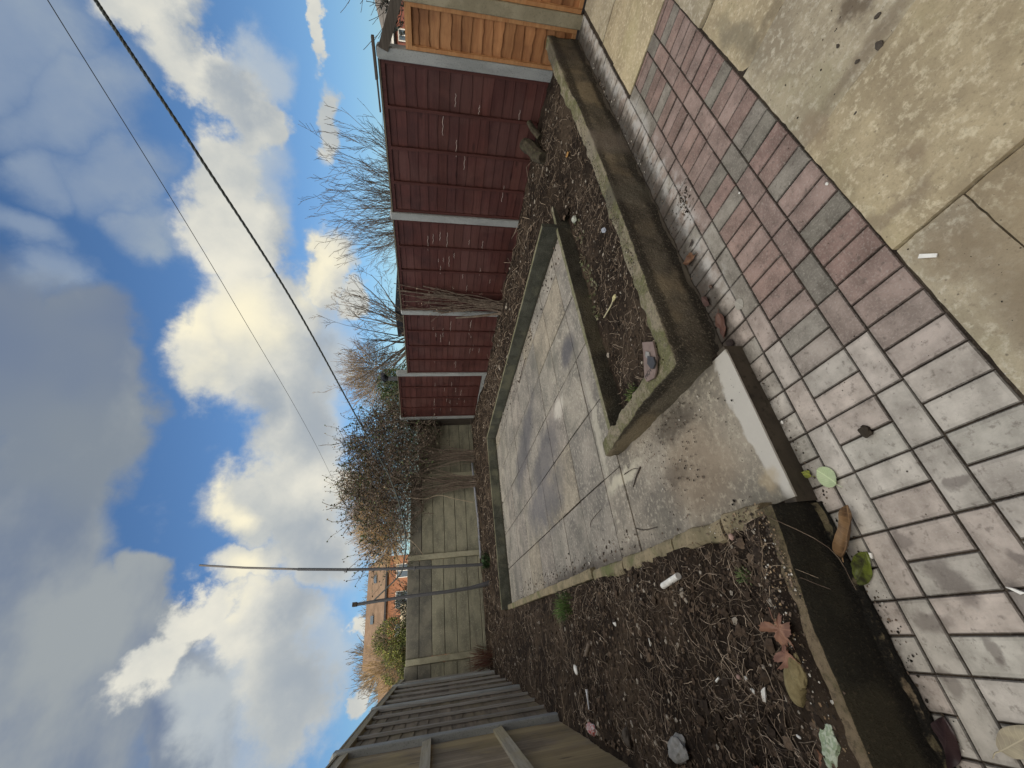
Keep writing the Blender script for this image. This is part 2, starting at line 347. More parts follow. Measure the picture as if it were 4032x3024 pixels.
M['path'] = mat_slab('path_slab', tone=(0.36, 0.325, 0.27), dark=(0.19, 0.175, 0.15), green=(0.155, 0.15, 0.125), pale=(0.52, 0.485, 0.40), gamt=0.7, riven=False, stains=(
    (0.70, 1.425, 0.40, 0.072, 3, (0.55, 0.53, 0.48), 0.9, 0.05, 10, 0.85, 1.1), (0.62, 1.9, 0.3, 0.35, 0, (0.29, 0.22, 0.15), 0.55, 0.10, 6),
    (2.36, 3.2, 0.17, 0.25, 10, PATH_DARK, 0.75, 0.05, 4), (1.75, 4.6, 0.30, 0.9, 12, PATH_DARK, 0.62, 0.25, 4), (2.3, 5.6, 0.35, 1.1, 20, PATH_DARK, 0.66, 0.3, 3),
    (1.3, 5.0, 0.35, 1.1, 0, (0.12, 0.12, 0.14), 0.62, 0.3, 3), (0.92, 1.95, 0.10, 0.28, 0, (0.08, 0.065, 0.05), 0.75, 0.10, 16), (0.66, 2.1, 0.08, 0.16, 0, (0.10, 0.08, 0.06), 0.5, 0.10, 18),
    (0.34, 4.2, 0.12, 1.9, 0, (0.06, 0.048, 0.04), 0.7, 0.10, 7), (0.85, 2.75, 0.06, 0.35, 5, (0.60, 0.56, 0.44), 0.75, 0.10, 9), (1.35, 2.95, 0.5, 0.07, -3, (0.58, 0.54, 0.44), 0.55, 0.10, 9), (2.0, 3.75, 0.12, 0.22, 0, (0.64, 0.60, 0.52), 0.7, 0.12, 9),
    (0.42, 1.47, 0.06, 0.06, 0, (0.42, 0.34, 0.22), 0.6, 0.05, 14)))
M['riser'] = mottled('riser_render', (0.055, 0.046, 0.036), (0.09, 0.075, 0.055), 7, 0.8, (0.02, 0.018, 0.014), 30, 0.5)
def mat_wall(name, base, top, dark, moss, band=True, z0=0.06, bandz=(0.245, 0.285), patches=(), spk=0.45, hot=(1.5, 1.42, 1.25)):
    m, t, b, pos = newmat(name)
    sp = t.new('ShaderNodeSeparateXYZ'); t.put(sp.inputs[0], pos)
    n1 = t.noise(pos, 5, 6, 0.6, 0.5); n2 = t.noise(pos, 26, 5, 0.65); n3 = t.noise(pos, 90, 4, 0.7); n0 = t.noise(pos, 2.2, 4, 0.5)
    zz = t.math('ADD', sp.outputs[2], t.math('MULTIPLY', t.math('SUBTRACT', n2, 0.5), 0.06))
    c = t.mix(t.mapr(n1, 0.35, 0.65), base, tuple(x*0.55 for x in base))
    c = t.mix(t.mapr(n0, 0.48, 0.62), c, tuple(x*y for x, y in zip(base, hot)))
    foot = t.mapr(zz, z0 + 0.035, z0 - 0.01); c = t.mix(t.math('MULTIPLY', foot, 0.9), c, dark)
    if band:
        bz = t.math('MULTIPLY', t.mapr(zz, bandz[0]-0.04, bandz[0]), t.mapr(zz, bandz[1]+0.03, bandz[1])); c = t.mix(t.math('MULTIPLY', bz, 0.85), c, dark)
    spn = t.new('ShaderNodeSeparateXYZ'); t.put(spn.inputs[0], t.new('ShaderNodeNewGeometry').outputs['Normal'])
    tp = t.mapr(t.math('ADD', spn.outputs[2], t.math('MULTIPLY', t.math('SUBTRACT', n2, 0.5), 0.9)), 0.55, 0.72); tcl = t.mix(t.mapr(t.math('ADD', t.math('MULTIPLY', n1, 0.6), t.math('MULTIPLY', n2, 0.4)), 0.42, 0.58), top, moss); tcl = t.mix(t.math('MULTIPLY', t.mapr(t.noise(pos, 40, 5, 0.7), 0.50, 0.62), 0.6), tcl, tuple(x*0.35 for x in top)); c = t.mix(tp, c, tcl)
    c = t.mix(t.math('MULTIPLY', t.mapr(n3, 0.52, 0.7), spk), c, tuple(min(1, x*1.7) for x in top))
    for (x, y, rx, ry, cc, amt) in patches: c = t.mix(t.math('MULTIPLY', blot(t, pos, x, y, rx, ry, 0, 0.06, 14), amt), c, cc)
    bump(t, b, t.math('ADD', t.math('MULTIPLY', n2, 1.2), t.math('MULTIPLY', n3, 0.8)), 1.0, 0.011); setup(b, t, c, 0.85, 0.3)
    return m
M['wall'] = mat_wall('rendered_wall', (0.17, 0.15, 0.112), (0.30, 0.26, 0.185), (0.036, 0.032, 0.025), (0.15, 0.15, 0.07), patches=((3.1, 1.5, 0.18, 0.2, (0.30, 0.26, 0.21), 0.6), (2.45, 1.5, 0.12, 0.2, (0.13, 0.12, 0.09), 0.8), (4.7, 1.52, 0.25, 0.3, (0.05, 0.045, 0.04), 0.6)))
M['wall_black'] = mat_wall('algae_wall', (0.030, 0.028, 0.020), (0.22, 0.17, 0.11), (0.010, 0.009, 0.007), (0.13, 0.11, 0.06), band=False, bandz=(0.215, 0.23), spk=0.10)
M['kerb_low'] = mat_wall('kerb_low_concrete', (0.075, 0.068, 0.05), (0.30, 0.275, 0.20), (0.03, 0.027, 0.02), (0.20, 0.195, 0.11), band=False, z0=0.0, bandz=(0.11, 0.128), spk=0.25)
M['kerb_tall'] = mat_wall('kerb_tall_concrete', (0.095, 0.10, 0.08), (0.25, 0.23, 0.15), (0.05, 0.048, 0.035), (0.17, 0.165, 0.09), band=False, z0=0.15, bandz=(0.27, 0.298), spk=0.25)
M['kerb'] = mottled('kerb_concrete', (0.075, 0.08, 0.06), (0.15, 0.145, 0.11), 6, 0.85, (0.30, 0.28, 0.2), 45, 0.35, 0.004, 60, 0.6, third=(0.05, 0.05, 0.038))
M['kerbtop'] = mottled('kerb_top', (0.26, 0.235, 0.15), (0.36, 0.32, 0.22), 8, 0.85, (0.12, 0.11, 0.07), 45, 0.5, 0.004, 60, 0.6)
M['kerbleft'] = mottled('kerb_weathered', (0.19, 0.165, 0.10), (0.34, 0.28, 0.18), 7, 0.85, (0.10, 0.08, 0.05), 35, 0.6, 0.006, 60, 0.7, third=(0.15, 0.16, 0.07))
M['postcon'] = mottled('post_concrete', (0.27, 0.285, 0.28), (0.38, 0.395, 0.385), 5, 0.85, (0.12, 0.13, 0.13), 80, 0.5, 0.003, 90, stretch=(1, 1, 0.4))
M['postgreen'] = mottled('post_concrete_stained', (0.29, 0.275, 0.195), (0.42, 0.395, 0.285), 4, 0.88, (0.10, 0.10, 0.07), 60, 0.5, 0.004, 60)
M['postorange'] = mottled('post_concrete_buff', (0.26, 0.23, 0.155), (0.38, 0.34, 0.24), 4, 0.85, (0.12, 0.11, 0.07), 60, 0.4, 0.003, 60)
M['concpanel'] = mottled('panel_concrete', (0.185, 0.178, 0.132), (0.30, 0.285, 0.205), 2.6, 0.9, (0.48, 0.45, 0.35), 45, 0.45, 0.005, 45, 0.8, stretch=(1, 1, 2.2))
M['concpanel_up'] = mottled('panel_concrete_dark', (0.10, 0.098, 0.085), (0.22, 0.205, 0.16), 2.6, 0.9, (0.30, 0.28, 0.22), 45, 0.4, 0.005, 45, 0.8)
M['maroon'] = mat_wood('maroon_stained_wood', (0.072, 0.026, 0.022), (0.102, 0.037, 0.031), 'Y', 16, 0.6, dark=(0.045, 0.02, 0.018), green=(0.115, 0.052, 0.044), tintmix=True, along=0.8)
M['maroonf'] = mat_wood('maroon_batten_wood', (0.066, 0.025, 0.021), (0.10, 0.037, 0.031), 'Z', 20, 0.6)
M['capwood'] = mat_wood('weathered_cap_wood', (0.10, 0.085, 0.06), (0.17, 0.14, 0.10), 'Y', 22, 0.8)
M['orange'] = mat_wood('orange_board_wood', (0.29, 0.125, 0.05), (0.43, 0.21, 0.09), 'Y', 14, 0.65, dark=(0.19, 0.08, 0.035), tintmix=True, along=1.4)
M['orangef'] = mat_wood('orange_frame_wood', (0.40, 0.19, 0.08), (0.50, 0.27, 0.12), 'Y', 20, 0.7)
M['orangez'] = mat_wood('orange_batten_wood', (0.36, 0.15, 0.055), (0.48, 0.23, 0.09), 'Z', 20, 0.7)
M['greywood'] = mat_wood('grey_board_wood', (0.17, 0.14, 0.105), (0.29, 0.245, 0.185), 'Y', 14, 0.85, dark=(0.12, 0.10, 0.08), green=(0.22, 0.185, 0.11), tintmix=True)
M['greyvert'] = mat_wood('grey_vertical_wood', (0.21, 0.17, 0.12), (0.38, 0.315, 0.225), 'Z', 17, 0.85, dark=(0.18, 0.145, 0.10), green=(0.40, 0.32, 0.17), tintmix=True, along=0.7)
M['greybat'] = mat_wood('grey_batten_wood', (0.24, 0.23, 0.21), (0.36, 0.345, 0.32), 'Z', 22, 0.85)
M['greyrail'] = mat_wood('grey_rail_wood', (0.28, 0.25, 0.19), (0.41, 0.375, 0.30), 'Y', 22, 0.85, green=(0.36, 0.31, 0.19))
M['darkrail'] = mat_wood('dark_rail_wood', (0.075, 0.062, 0.05), (0.13, 0.11, 0.09), 'Y', 22, 0.8)
M['darkwood'] = mat_wood('dark_panel_wood', (0.05, 0.042, 0.035), (0.085, 0.07, 0.055), 'Z', 14, 0.85)

def mat_soil():
    m, t, b, pos = newmat('bed_soil')
    n1 = t.noise(pos, 7, 7, 0.65); n2 = t.noise(pos, 60, 6, 0.72); n3 = t.noise(pos, 2, 4, 0.5)
    c = t.mix(t.mapr(n1, 0.3, 0.7), (0.015, 0.0105, 0.008), (0.048, 0.034, 0.024))
    c = t.mix(t.math('MULTIPLY', t.mapr(n3, 0.5, 0.65), 0.6), c, (0.11, 0.08, 0.055))
    c = t.mix(t.math('MULTIPLY', t.mapr(n2, 0.56, 0.72), 0.5), c, (0.16, 0.125, 0.09))
    v = t.mapr(t.voro(pos, 75), 0.14, 0.08); c = t.mix(t.math('MULTIPLY', v, t.mapr(t.noise(pos, 20, 2), 0.55, 0.6)), c, (0.42, 0.36, 0.28))
    bump(t, b, t.math('ADD', n2, t.math('MULTIPLY', n1, 1.5)), 1.0, 0.02); setup(b, t, c, 0.95, 0.15)
    return m
M['soil'] = mat_soil()
M['tint'] = mat_tint('leaf_tint'); M['tintsoft'] = mat_tint('litter_tint', 0.9, 0.15, 0.3, 60)
M['bark'] = mottled('bark_brown', (0.13, 0.10, 0.078), (0.22, 0.175, 0.135), 20, 0.9, None, 60)
M['barkdark'] = mottled('bark_dark', (0.055, 0.045, 0.038), (0.11, 0.09, 0.075), 20, 0.9)
M['barkpale'] = mottled('bark_pale', (0.12, 0.097, 0.08), (0.21, 0.172, 0.137), 20, 0.9)
M['logwood'] = mottled('rotten_wood', (0.035, 0.028, 0.02), (0.09, 0.075, 0.05), 16, 0.95, (0.10, 0.12, 0.05), 40, 0.5, 0.01, 40, 1.0)
M['barkgold'] = mottled('bark_golden', (0.24, 0.165, 0.085), (0.34, 0.25, 0.14), 8, 0.9)
M['barkfar'] = mottled('bark_far', (0.13, 0.12, 0.11), (0.20, 0.18, 0.16), 4, 0.9)
M['leafdark'] = mottled('leaf_dark_green', (0.022, 0.045, 0.022), (0.06, 0.095, 0.045), 14, 0.5, spec=0.4)
M['leafgreen'] = mottled('leaf_yellow_green', (0.11, 0.15, 0.035), (0.24, 0.28, 0.07), 5, 0.6)
M['leafmid'] = mottled('leaf_grey_green', (0.05, 0.07, 0.035), (0.12, 0.14, 0.06), 6, 0.6)
M['leafbrown'] = mottled('leaf_dead_brown', (0.13, 0.095, 0.07), (0.24, 0.19, 0.14), 14, 0.8)
M['roof'] = mottled('roof_tile', (0.155, 0.105, 0.07), (0.225, 0.155, 0.105), 1.2, 0.9, (0.10, 0.07, 0.05), 9, 0.5)
M['roofgrey'] = mottled('roof_tile_grey', (0.13, 0.12, 0.11), (0.18, 0.165, 0.15), 1.2, 0.9)
def mat_brick(name, a, bb, mortar, sc=3.0):
    m, t, b, pos = newmat(name)
    sp = t.new('ShaderNodeSeparateXYZ'); t.put(sp.inputs[0], pos)
    cb = t.new('ShaderNodeCombineXYZ'); t.put(cb.inputs[0], t.math('ADD', sp.outputs[0], sp.outputs[1])); t.put(cb.inputs[1], sp.outputs[2])
    br = t.new('ShaderNodeTexBrick'); t.put(br.inputs['Vector'], cb.outputs[0])
    br.inputs['Color1'].default_value = col(a); br.inputs['Color2'].default_value = col(bb); br.inputs['Mortar'].default_value = col(mortar)
    br.inputs['Scale'].default_value = 1.0; br.inputs['Brick Width'].default_value = 0.225; br.inputs['Row Height'].default_value = 0.075; br.inputs['Mortar Size'].default_value = 0.01
    c = t.mix(0.35, br.outputs[0], t.mix(t.noise(pos, 0.8, 5, 0.6), a, bb)); setup(b, t, c, 0.9, 0.2); return m
M['brick'] = mat_brick('orange_brick', (0.34, 0.14, 0.075), (0.26, 0.105, 0.06), (0.30, 0.24, 0.18))
M['brickred'] = mat_brick('red_brick', (0.30, 0.10, 0.075), (0.24, 0.08, 0.06), (0.25, 0.18, 0.15))
def plain(name, c, rough=0.6, spec=0.3, metal=None, bscale=None):
    m, t, b, pos = newmat(name)
    n = t.noise(pos, bscale or 30, 4, 0.6); cc = t.mix(t.mapr(n, 0.3, 0.7), tuple(x*0.85 for x in c), tuple(min(1, x*1.1) for x in c))
    setup(b, t, cc, rough, spec, metal); return m
M['white'] = plain('white_paint', (0.75, 0.75, 0.73)); M['render'] = plain('cream_render', (0.62, 0.55, 0.42), 0.9)
M['black'] = plain('black_plastic', (0.03, 0.03, 0.035)); M['glass'] = plain('window_glass', (0.10, 0.13, 0.17), 0.1, 0.6)
M['metalgrey'] = plain('grey_metal', (0.10, 0.10, 0.105), 0.5, 0.4); M['pipegrey'] = plain('pipe_grey', (0.26, 0.27, 0.30), 0.5)
M['cable'] = plain('black_cable', (0.03, 0.035, 0.035), 0.6); M['rope'] = plain('grey_rope', (0.09, 0.10, 0.095), 0.9)
M['cork'] = plain('chalk_white', (0.85, 0.84, 0.80), 0.8)

# ================================================================== ground and paving
rng = random.Random(7)
def hground(x, y): return -0.10
gm = MB()
for (x0, x1, y0, y1) in ((-150, 150, -60, -3.2), (-150, -1.0, -3.2, 150), (5.3, 150, -3.2, 150), (-1.0, 5.3, 11.0, 150)):
    gm.box((x0, y0, -0.4), (x1, y1, -0.06))
grass_m = mottled('neighbour_ground', (0.05, 0.06, 0.03), (0.10, 0.11, 0.05), 1.5, 0.95)
tag(gm.build('ground', grass_m), kind='structure')
sm = MB(); sm.box((-1.2, -3.2, -0.2), (5.3, 1.56, -0.009)); tag(sm.build('bedding_sand', M['sand']), kind='structure')

pv = MB()
RED = [(0.29, 0.20, 0.175), (0.31, 0.22, 0.19), (0.265, 0.185, 0.16), (0.33, 0.245, 0.215), (0.29, 0.215, 0.19)]
GREY = [(0.235, 0.22, 0.185), (0.27, 0.25, 0.215), (0.22, 0.205, 0.175)]
PALE = [(0.49, 0.465, 0.42), (0.53, 0.50, 0.455), (0.46, 0.435, 0.39), (0.49, 0.435, 0.39), (0.45, 0.435, 0.39)]
GREYAT = [(2.31, 0.766), (1.942, 0.753), (1.872, 0.772), (1.517, 0.736), (1.221, 0.759), (1.918, 0.935), (1.078, 0.935), (2.82, 1.09), (1.916, 1.09), (1.698, 1.09), (2.826, 1.24), (1.657, 1.247), (1.467, 1.241), (1.293, 1.24), (0.928, 1.09), (0.986, 1.40), (2.36, 1.40), (1.86, 1.4)]
def paver_tint(x, y, r):
    k = (1.02 - x + (y - 1.0) * 0.55 + 0.12 * fbm(x*2, y*2)) / 0.42
    k = max(0.0, min(1.0, k))
    gr_ = any(abs(x-gx) < (0.052 if not (0.886 < y < 0.987 or 1.195 < y < 1.296) else 0.102) and abs(y-gy) < 0.06 for gx, gy in GREYAT)
    b = r.choice(GREY) if (gr_ or (x > 3.0 and r.random() < .3)) else r.choice(RED)
    if gr_ : k = min(k, 0.35)
    p = r.choice(PALE)
    if y > 1.29 and x > 1.0: k = max(k, 0.55 + 0.3 * r.random())
    elif y > 1.19 and x > 1.3: k = max(k, 0.25 * r.random())
    v = r.uniform(0.9, 1.08)
    return tuple((b[i] * (1-k) + p[i] * k)*v for i in range(3))
def paver(x0, x1, y0, y1, r=rng, clipx=None):
    g = 0.0026; dz = r.uniform(-0.0028, 0.0014); c = 0.0030
    sl = r.uniform(-0.001, 0.001); pv.cur = paver_tint((x0+x1)/2, (y0+y1)/2, r)
    x0 += g + r.uniform(-.0007, .0007); x1 -= g; y0 += g; y1 -= g + r.uniform(-.0007, .0007)
    sx_, sy_ = r.uniform(-.0022, .0022), r.uniform(-.0016, .0016); base = pv.cur
    m = 0.007 + r.random()*0.004
    xa = [x0, x0+c, x0+c+m, x1-c-m, x1-c, x1]; ya = [y0, y0+c, y0+c+m, y1-c-m, y1-c, y1]; vs = []
    for j, yy in enumerate(ya):
        for i, xx in enumerate(xa):
            ei, ej = i in (0, 5), j in (0, 5); e = ei or ej; w1 = 0.0011
            vs.append((xx + nz(xx*60, yy*60, 1)*w1, yy + nz(xx*60, yy*60, 7)*w1, dz + sx_*((xx-x0)/(x1-x0)-.5) + sy_*((yy-y0)/(y1-y0)-.5) - ((0.0045 + 0.001*nz(xx*40, yy*40, 3)) if e else 0) - (0.0008 if i in (1, 4) or j in (1, 4) else 0)))
    if r.random() < 0.22:
        k_ = r.choice([(1, 1), (1, 4), (4, 1), (4, 4)]); q = k_[1]*6+k_[0]; vs[q] = (vs[q][0], vs[q][1], vs[q][2]-r.uniform(.002, .005))
    i0 = len(pv.v); pv.v.extend(vs)
    for j in range(5):
        for i in range(5):
            ring = min(i, j, 4-i, 4-j); pv.f.append((i0+j*6+i, i0+j*6+i+1, i0+j*6+i+7, i0+j*6+i+6))
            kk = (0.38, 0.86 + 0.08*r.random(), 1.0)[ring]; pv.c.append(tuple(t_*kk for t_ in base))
    per = [0, 1, 2, 3, 4, 5, 11, 17, 23, 29, 35, 34, 33, 32, 31, 30, 24, 18, 12, 6]; nb_ = len(pv.v)
    for k in per: pv.v.append((vs[k][0], vs[k][1], -0.03))
    n_ = len(per)
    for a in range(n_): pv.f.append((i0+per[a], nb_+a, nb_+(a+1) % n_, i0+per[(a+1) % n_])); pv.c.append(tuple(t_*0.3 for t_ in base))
LX = 0.2027
def header_row(y0, y1, xs, xe, off):
    w_ = LX / 2; k0 = math.floor((xs - off) / w_); x = off + k0 * w_
    while x < xe:
        a, b2 = x, x + w_
        if b2 > xs and a < xe: paver(max(a, xs), min(b2, xe), y0, y1)
        x += w_
def stretch_row(y0, y1, xs, xe, off):
    k0 = math.floor((xs - off) / LX); x = off + k0 * LX
    while x < xe:
        a, b2 = x, x + LX
        if b2 > xs and a < xe:
            a, b2 = max(a, xs), min(b2, xe)
            if b2 - a > 0.03: paver(a, b2, y0, y1)
        x += LX
XL = -0.95; XCUT = 3.33
header_row(0.687, 0.886, XL, 3.335, 0.5555)
stretch_row(0.886, 0.987, XL, 3.335, 0.5485)
header_row(0.987, 1.195, XL, XCUT, 0.5475)
stretch_row(1.195, 1.296, XL, 3.335, 0.547)
header_row(1.296, 1.50, XL, 5.06, 0.445)
stretch_row(1.50, 1.60, 1.2, 5.06, 0.1)
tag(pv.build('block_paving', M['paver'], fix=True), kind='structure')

# patio slabs (riven sandstone), slightly uneven
pt = MB()
def slab(mb, x0, x1, y0, y1, z, th=0.035, tilt=(0, 0), tint=0.5, ch=0.004, gap=0.004, step=0.05, rough=0.0022, seed=0):
    x0 += gap; x1 -= gap; y0 += gap; y1 -= gap
    nx = max(2, int((x1-x0)/step)); ny = max(2, int((y1-y0)/step)); vs = []; fs = []
    t3 = tint if hasattr(tint, '__len__') else (tint, tint, tint); mb.cur = t3
    for j in range(ny+1):
        for i in range(nx+1):
            u, v = i/nx, j/ny; x = x0+(x1-x0)*u; y = y0+(y1-y0)*v
            e = 1 if (i in (0, nx) or j in (0, ny)) else 0
            zz = z + tilt[0]*(u-.5) + tilt[1]*(v-.5) + rough*fbm(x*9, y*9, seed, 3) - ch*e
            vs.append((x + e*rough*0.9*nz(x*25, y*25, 5), y + e*rough*0.9*nz(x*25, y*25, 9), zz))
    for j in range(ny):
        for i in range(nx): a = j*(nx+1)+i; fs.append((a, a+1, a+nx+2, a+nx+1))
    per = [i for i in range(nx+1)] + [j*(nx+1)+nx for j in range(1, ny+1)] + [ny*(nx+1)+i for i in range(nx-1, -1, -1)] + [j*(nx+1) for j in range(ny-1, 0, -1)]
    b0 = len(vs)
    for k in per: vs.append((vs[k][0], vs[k][1], z - th))
    n = len(per)
    for a in range(n): fs.append((per[a], b0+a, b0+(a+1) % n, per[(a+1) % n]))
    mb.mesh(vs, fs)
A = [(0.5, 0.5, 0.5), (0.52, 0.50, 0.46), (0.47, 0.47, 0.48), (0.55, 0.53, 0.48), (0.50, 0.47, 0.44), (0.46, 0.44, 0.40)]
xs_ = [-1.1, -0.3, 0.308, 0.915, 1.52, 2.16, 2.74, 3.34, 3.95, 4.55, 5.07]
for i in range(len(xs_)-1):
    x0, x1 = xs_[i], xs_[i+1]
    ys = [-3.1, -2.5, -1.9, -1.3, -0.7, -0.1, 0.08, 0.68] if i not in (2,) else [-3.1, -2.5, -1.9, -1.3, -0.7, -0.13, 0.474, 0.68]
    for j in range(len(ys)-1):
        gp = 0.0018 if i == 2 else 0.003
        y0, y1 = ys[j], ys[j+1]; last = j == len(ys)-2
        zz = 0.004 + {4: 0.004, 3: 0.014, 5: -0.006, 6: 0.012}.get(i, 0.0)
        slab(pt, x0, x1, y0, y1, zz, tint=A[(i*3+j*5) % 6], tilt=(rng.uniform(-.008, .008), rng.uniform(-.006, .006)), seed=i*7+j, step=0.03, rough=0.0045, th=0.04, gap=gp)
# slabs let into the far end of the block paving
slab(pt, 3.345, 3.86, 0.70, 1.272, 0.006, tint=(0.60, 0.58, 0.52), step=0.05, rough=0.003, seed=50, tilt=(0.004, 0))
slab(pt, 3.86, 4.27, 0.70, 1.268, 0.003, tint=(0.54, 0.52, 0.47), step=0.05, rough=0.003, seed=51)
slab(pt, 4.27, 4.78, 0.70, 1.262, 0.006, tint=(0.50, 0.50, 0.49), step=0.05, rough=0.003, seed=52)
slab(pt, 4.78, 5.07, 0.70, 1.262, 0.003, tint=(0.46, 0.46, 0.46), step=0.05, rough=0.003, seed=53)
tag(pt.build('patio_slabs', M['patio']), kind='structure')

# ================================================================== garden path and step
def zpath(y): return 0.106 + max(0.0, min(1.0, (y - 1.4) / 2.2)) * 0.04
pm = MB(); colX = [0.37, 0.945, 1.55, 2.135, 2.735, 3.31, 3.60]; 
def prow(x, y): return 0
pth = MB(); prng = random.Random(3)
def pslab(x0, x1, y0, y1, t=None, st=0.06):
    t = t or prng.choice([(0.5, 0.5, 0.5), (0.54, 0.53, 0.52), (0.47, 0.47, 0.48), (0.52, 0.50, 0.47), (0.45, 0.45, 0.46), (0.50, 0.49, 0.50)])
    slab(pth, x0, x1, y0, y1, zpath((y0+y1)/2) + prng.uniform(-.002, .002), th=0.05, tilt=(0, (zpath(y1)-zpath(y0))), tint=t, ch=0.007, gap=prng.uniform(.004, .0085), step=st, rough=0.0015, seed=int(x0*10+y0*33))
slab(pth, 0.318, 1.04, 1.385, 2.12, 0.106, th=0.016, tint=(0.50, 0.49, 0.47), ch=0.003, step=0.05, rough=0.0012, gap=0.001, seed=1, tilt=(0, .008))
slab(pth, 0.318, 1.04, 2.12, 2.74, 0.112, th=0.06, tint=(0.5, 0.49, 0.48), ch=0.002, step=0.05, rough=0.0012, gap=0.001, seed=2, tilt=(0, .01))
rows = [2.74, 3.05, 3.66, 4.27, 4.88, 5.52, 6.16, 6.92, 7.54, 8.10]
for i in range(len(colX)-1):
    for j in range(len(rows)-1):
        if i == 0 and j == 0: pslab(0.33, colX[1], rows[0], rows[1]); continue
        pslab(0.33 if i == 0 else colX[i], colX[i+1], rows[j], rows[j+1])
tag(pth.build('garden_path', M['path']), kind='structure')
rs = MB(); rs.box((0.30, 1.3895, -0.03), (1.06, 1.449, 0.0975)); tag(rs.build('step_riser', M['riser']), kind='structure')
pj = MB(); pj.box((0.30, 1.45, -0.1), (1.06, 2.9, 0.092)); pj.box((0.30, 2.9, -0.1), (3.62, 3.6, 0.105)); pj.box((0.30, 3.6, -0.1), (3.62, 8.12, 0.128))
tag(pj.build('path_bedding', M['soil']), kind='structure')

# ================================================================== rough masonry walls and kerbs
def rough_bar(mb, path, width, z0, z1, steps=0.05, amp=0.006, rnd=0.02, seed=0, side=None, taper=0.0, ztop=None, cap0=True, cap1=True):
    """a bar that follows a path of centre points, rounded upper edges, hand-finished surface"""
    pts = [Vector((p[0], p[1], 0)) for p in path]; out = []
    for a, b2 in zip(pts[:-1], pts[1:]):
        n = max(1, int((b2-a).length/steps))
        for k in range(n): out.append(a.lerp(b2, k/n))
    out.append(pts[-1]); n = len(out); hw = width/2; prof = []
    nzv = max(2, int((z1-z0)/0.04))
    for k in range(nzv): prof.append((-hw - taper*(1-k/nzv), z0 + (z1-rnd-z0)*k/nzv))
    prof += [(-hw, z1-rnd), (-hw+rnd*0.3, z1-rnd*0.3), (-hw+rnd, z1), (-hw*0.3, z1+0.001), (hw*0.3, z1+0.001), (hw-rnd, z1), (hw-rnd*0.3, z1-rnd*0.3), (hw, z1-rnd)]
    for k in range(nzv-1, -1, -1): prof.append((hw + taper*(1-k/nzv), z0 + (z1-rnd-z0)*k/nzv))
    m = len(prof); vs = []; fs = []
    for i, p in enumerate(out):
        t = (out[min(i+1, n-1)] - out[max(i-1, 0)]).normalized()
        if 0 < i < n-1:
            d0 = (out[i]-out[i-1]).normalized(); d1 = (out[i+1]-out[i]).normalized(); t = (d0+d1).normalized(); sc = 1/max(0.5, t.dot(d1))
        else: sc = 1
        nn = Vector((-t.y, t.x, 0)) * sc
        dz = (ztop(p.x, p.y) if ztop else 0)
        for (o_, zz) in prof:
            q = p + nn * (-o_)
            e = amp * (fbm(q.x*7+seed, q.y*7, zz*7, 3) + 0.5*nz(q.x*28, q.y*28, zz*28+seed))
            f = (zz - z0)/(z1 - z0)
            vs.append((q.x + nn.x*(-1 if o_ > 0 else 1)*e, q.y + nn.y*(-1 if o_ > 0 else 1)*e, zz + dz*f + (e*0.8 if f > 0.8 else 0)))
    for i in range(n-1):
        for k in range(m-1): a = i*m+k; fs.append((a, a+1, a+m+1, a+m))
    if cap0: fs.append(tuple(range(m))[::-1])
    if cap1: fs.append(tuple((n-1)*m + k for k in range(m)))
    mb.mesh(vs, fs); return mb
# front planter wall: long leg beside the paving, short leg along the step
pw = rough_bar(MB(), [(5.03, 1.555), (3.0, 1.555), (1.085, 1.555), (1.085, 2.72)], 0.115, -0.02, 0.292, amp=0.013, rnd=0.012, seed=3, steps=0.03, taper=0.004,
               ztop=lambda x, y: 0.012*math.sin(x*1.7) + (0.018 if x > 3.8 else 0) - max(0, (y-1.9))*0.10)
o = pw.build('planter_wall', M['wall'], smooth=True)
tag(o, 'low L-shaped rendered garden wall with mossy top beside the block paving', 'garden wall')
# mossy mortar fillet at its foot
fl = MB(); vs = []; fs = []
N = 110
for i in range(N+1):
    x = 5.0 - (5.0-1.03)*i/N; r1 = 0.016 + 0.010*fbm(x*9, 2, 1, 4); r2 = 0.016 + 0.01*fbm(x*9, 5, 1, 3)
    vs += [(x, 1.505, r2+0.01), (x, 1.50-r1*0.5, r2*0.55), (x, 1.50-r1, 0.004), (x, 1.50, -0.01)]
for i in range(N):
    for k in range(3): a = i*4+k; fs.append((a, a+1, a+5, a+4))
fl.mesh(vs, fs); fo = fl.build('mortar_fillet', M['riser'], o, smooth=True)

# concrete edging kerbs
k1 = MB(); rough_bar(k1, [(1.10, 2.665), (3.55, 2.69), (3.94, 2.67)], 0.055, -0.10, 0.165, amp=0.004, rnd=0.008, seed=9)
o = k1.build('edging_kerb', M['kerb_low'], smooth=False); tag(o, 'concrete kerb between the paved path and the front planter', 'kerb')
k2 = MB(); 
for a, b2 in ((2.66, 4.1), (4.106, 5.02), (5.026, 6.1), (6.106, 7.1), (7.106, 8.14)): rough_bar(k2, [(3.625, a), (3.625, b2)], 0.05, 0.0, 0.33, amp=0.003, rnd=0.008, seed=a)
o = k2.build('edging_kerb', M['kerb_tall']); tag(o, 'tall mossy edging kerb along the path on the red fence side', 'kerb')
k3 = MB(); 
for a, b2 in ((3.65, 2.9), (2.894, 1.9), (1.894, 1.05), (1.044, 0.30)): rough_bar(k3, [(a, 8.13), (b2, 8.13)], 0.05, 0.0, 0.33, amp=0.003, rnd=0.008, seed=a)
o = k3.build('edging_kerb', M['kerb_tall']); tag(o, 'edging kerb across the far end of the path', 'kerb')
k4 = MB()
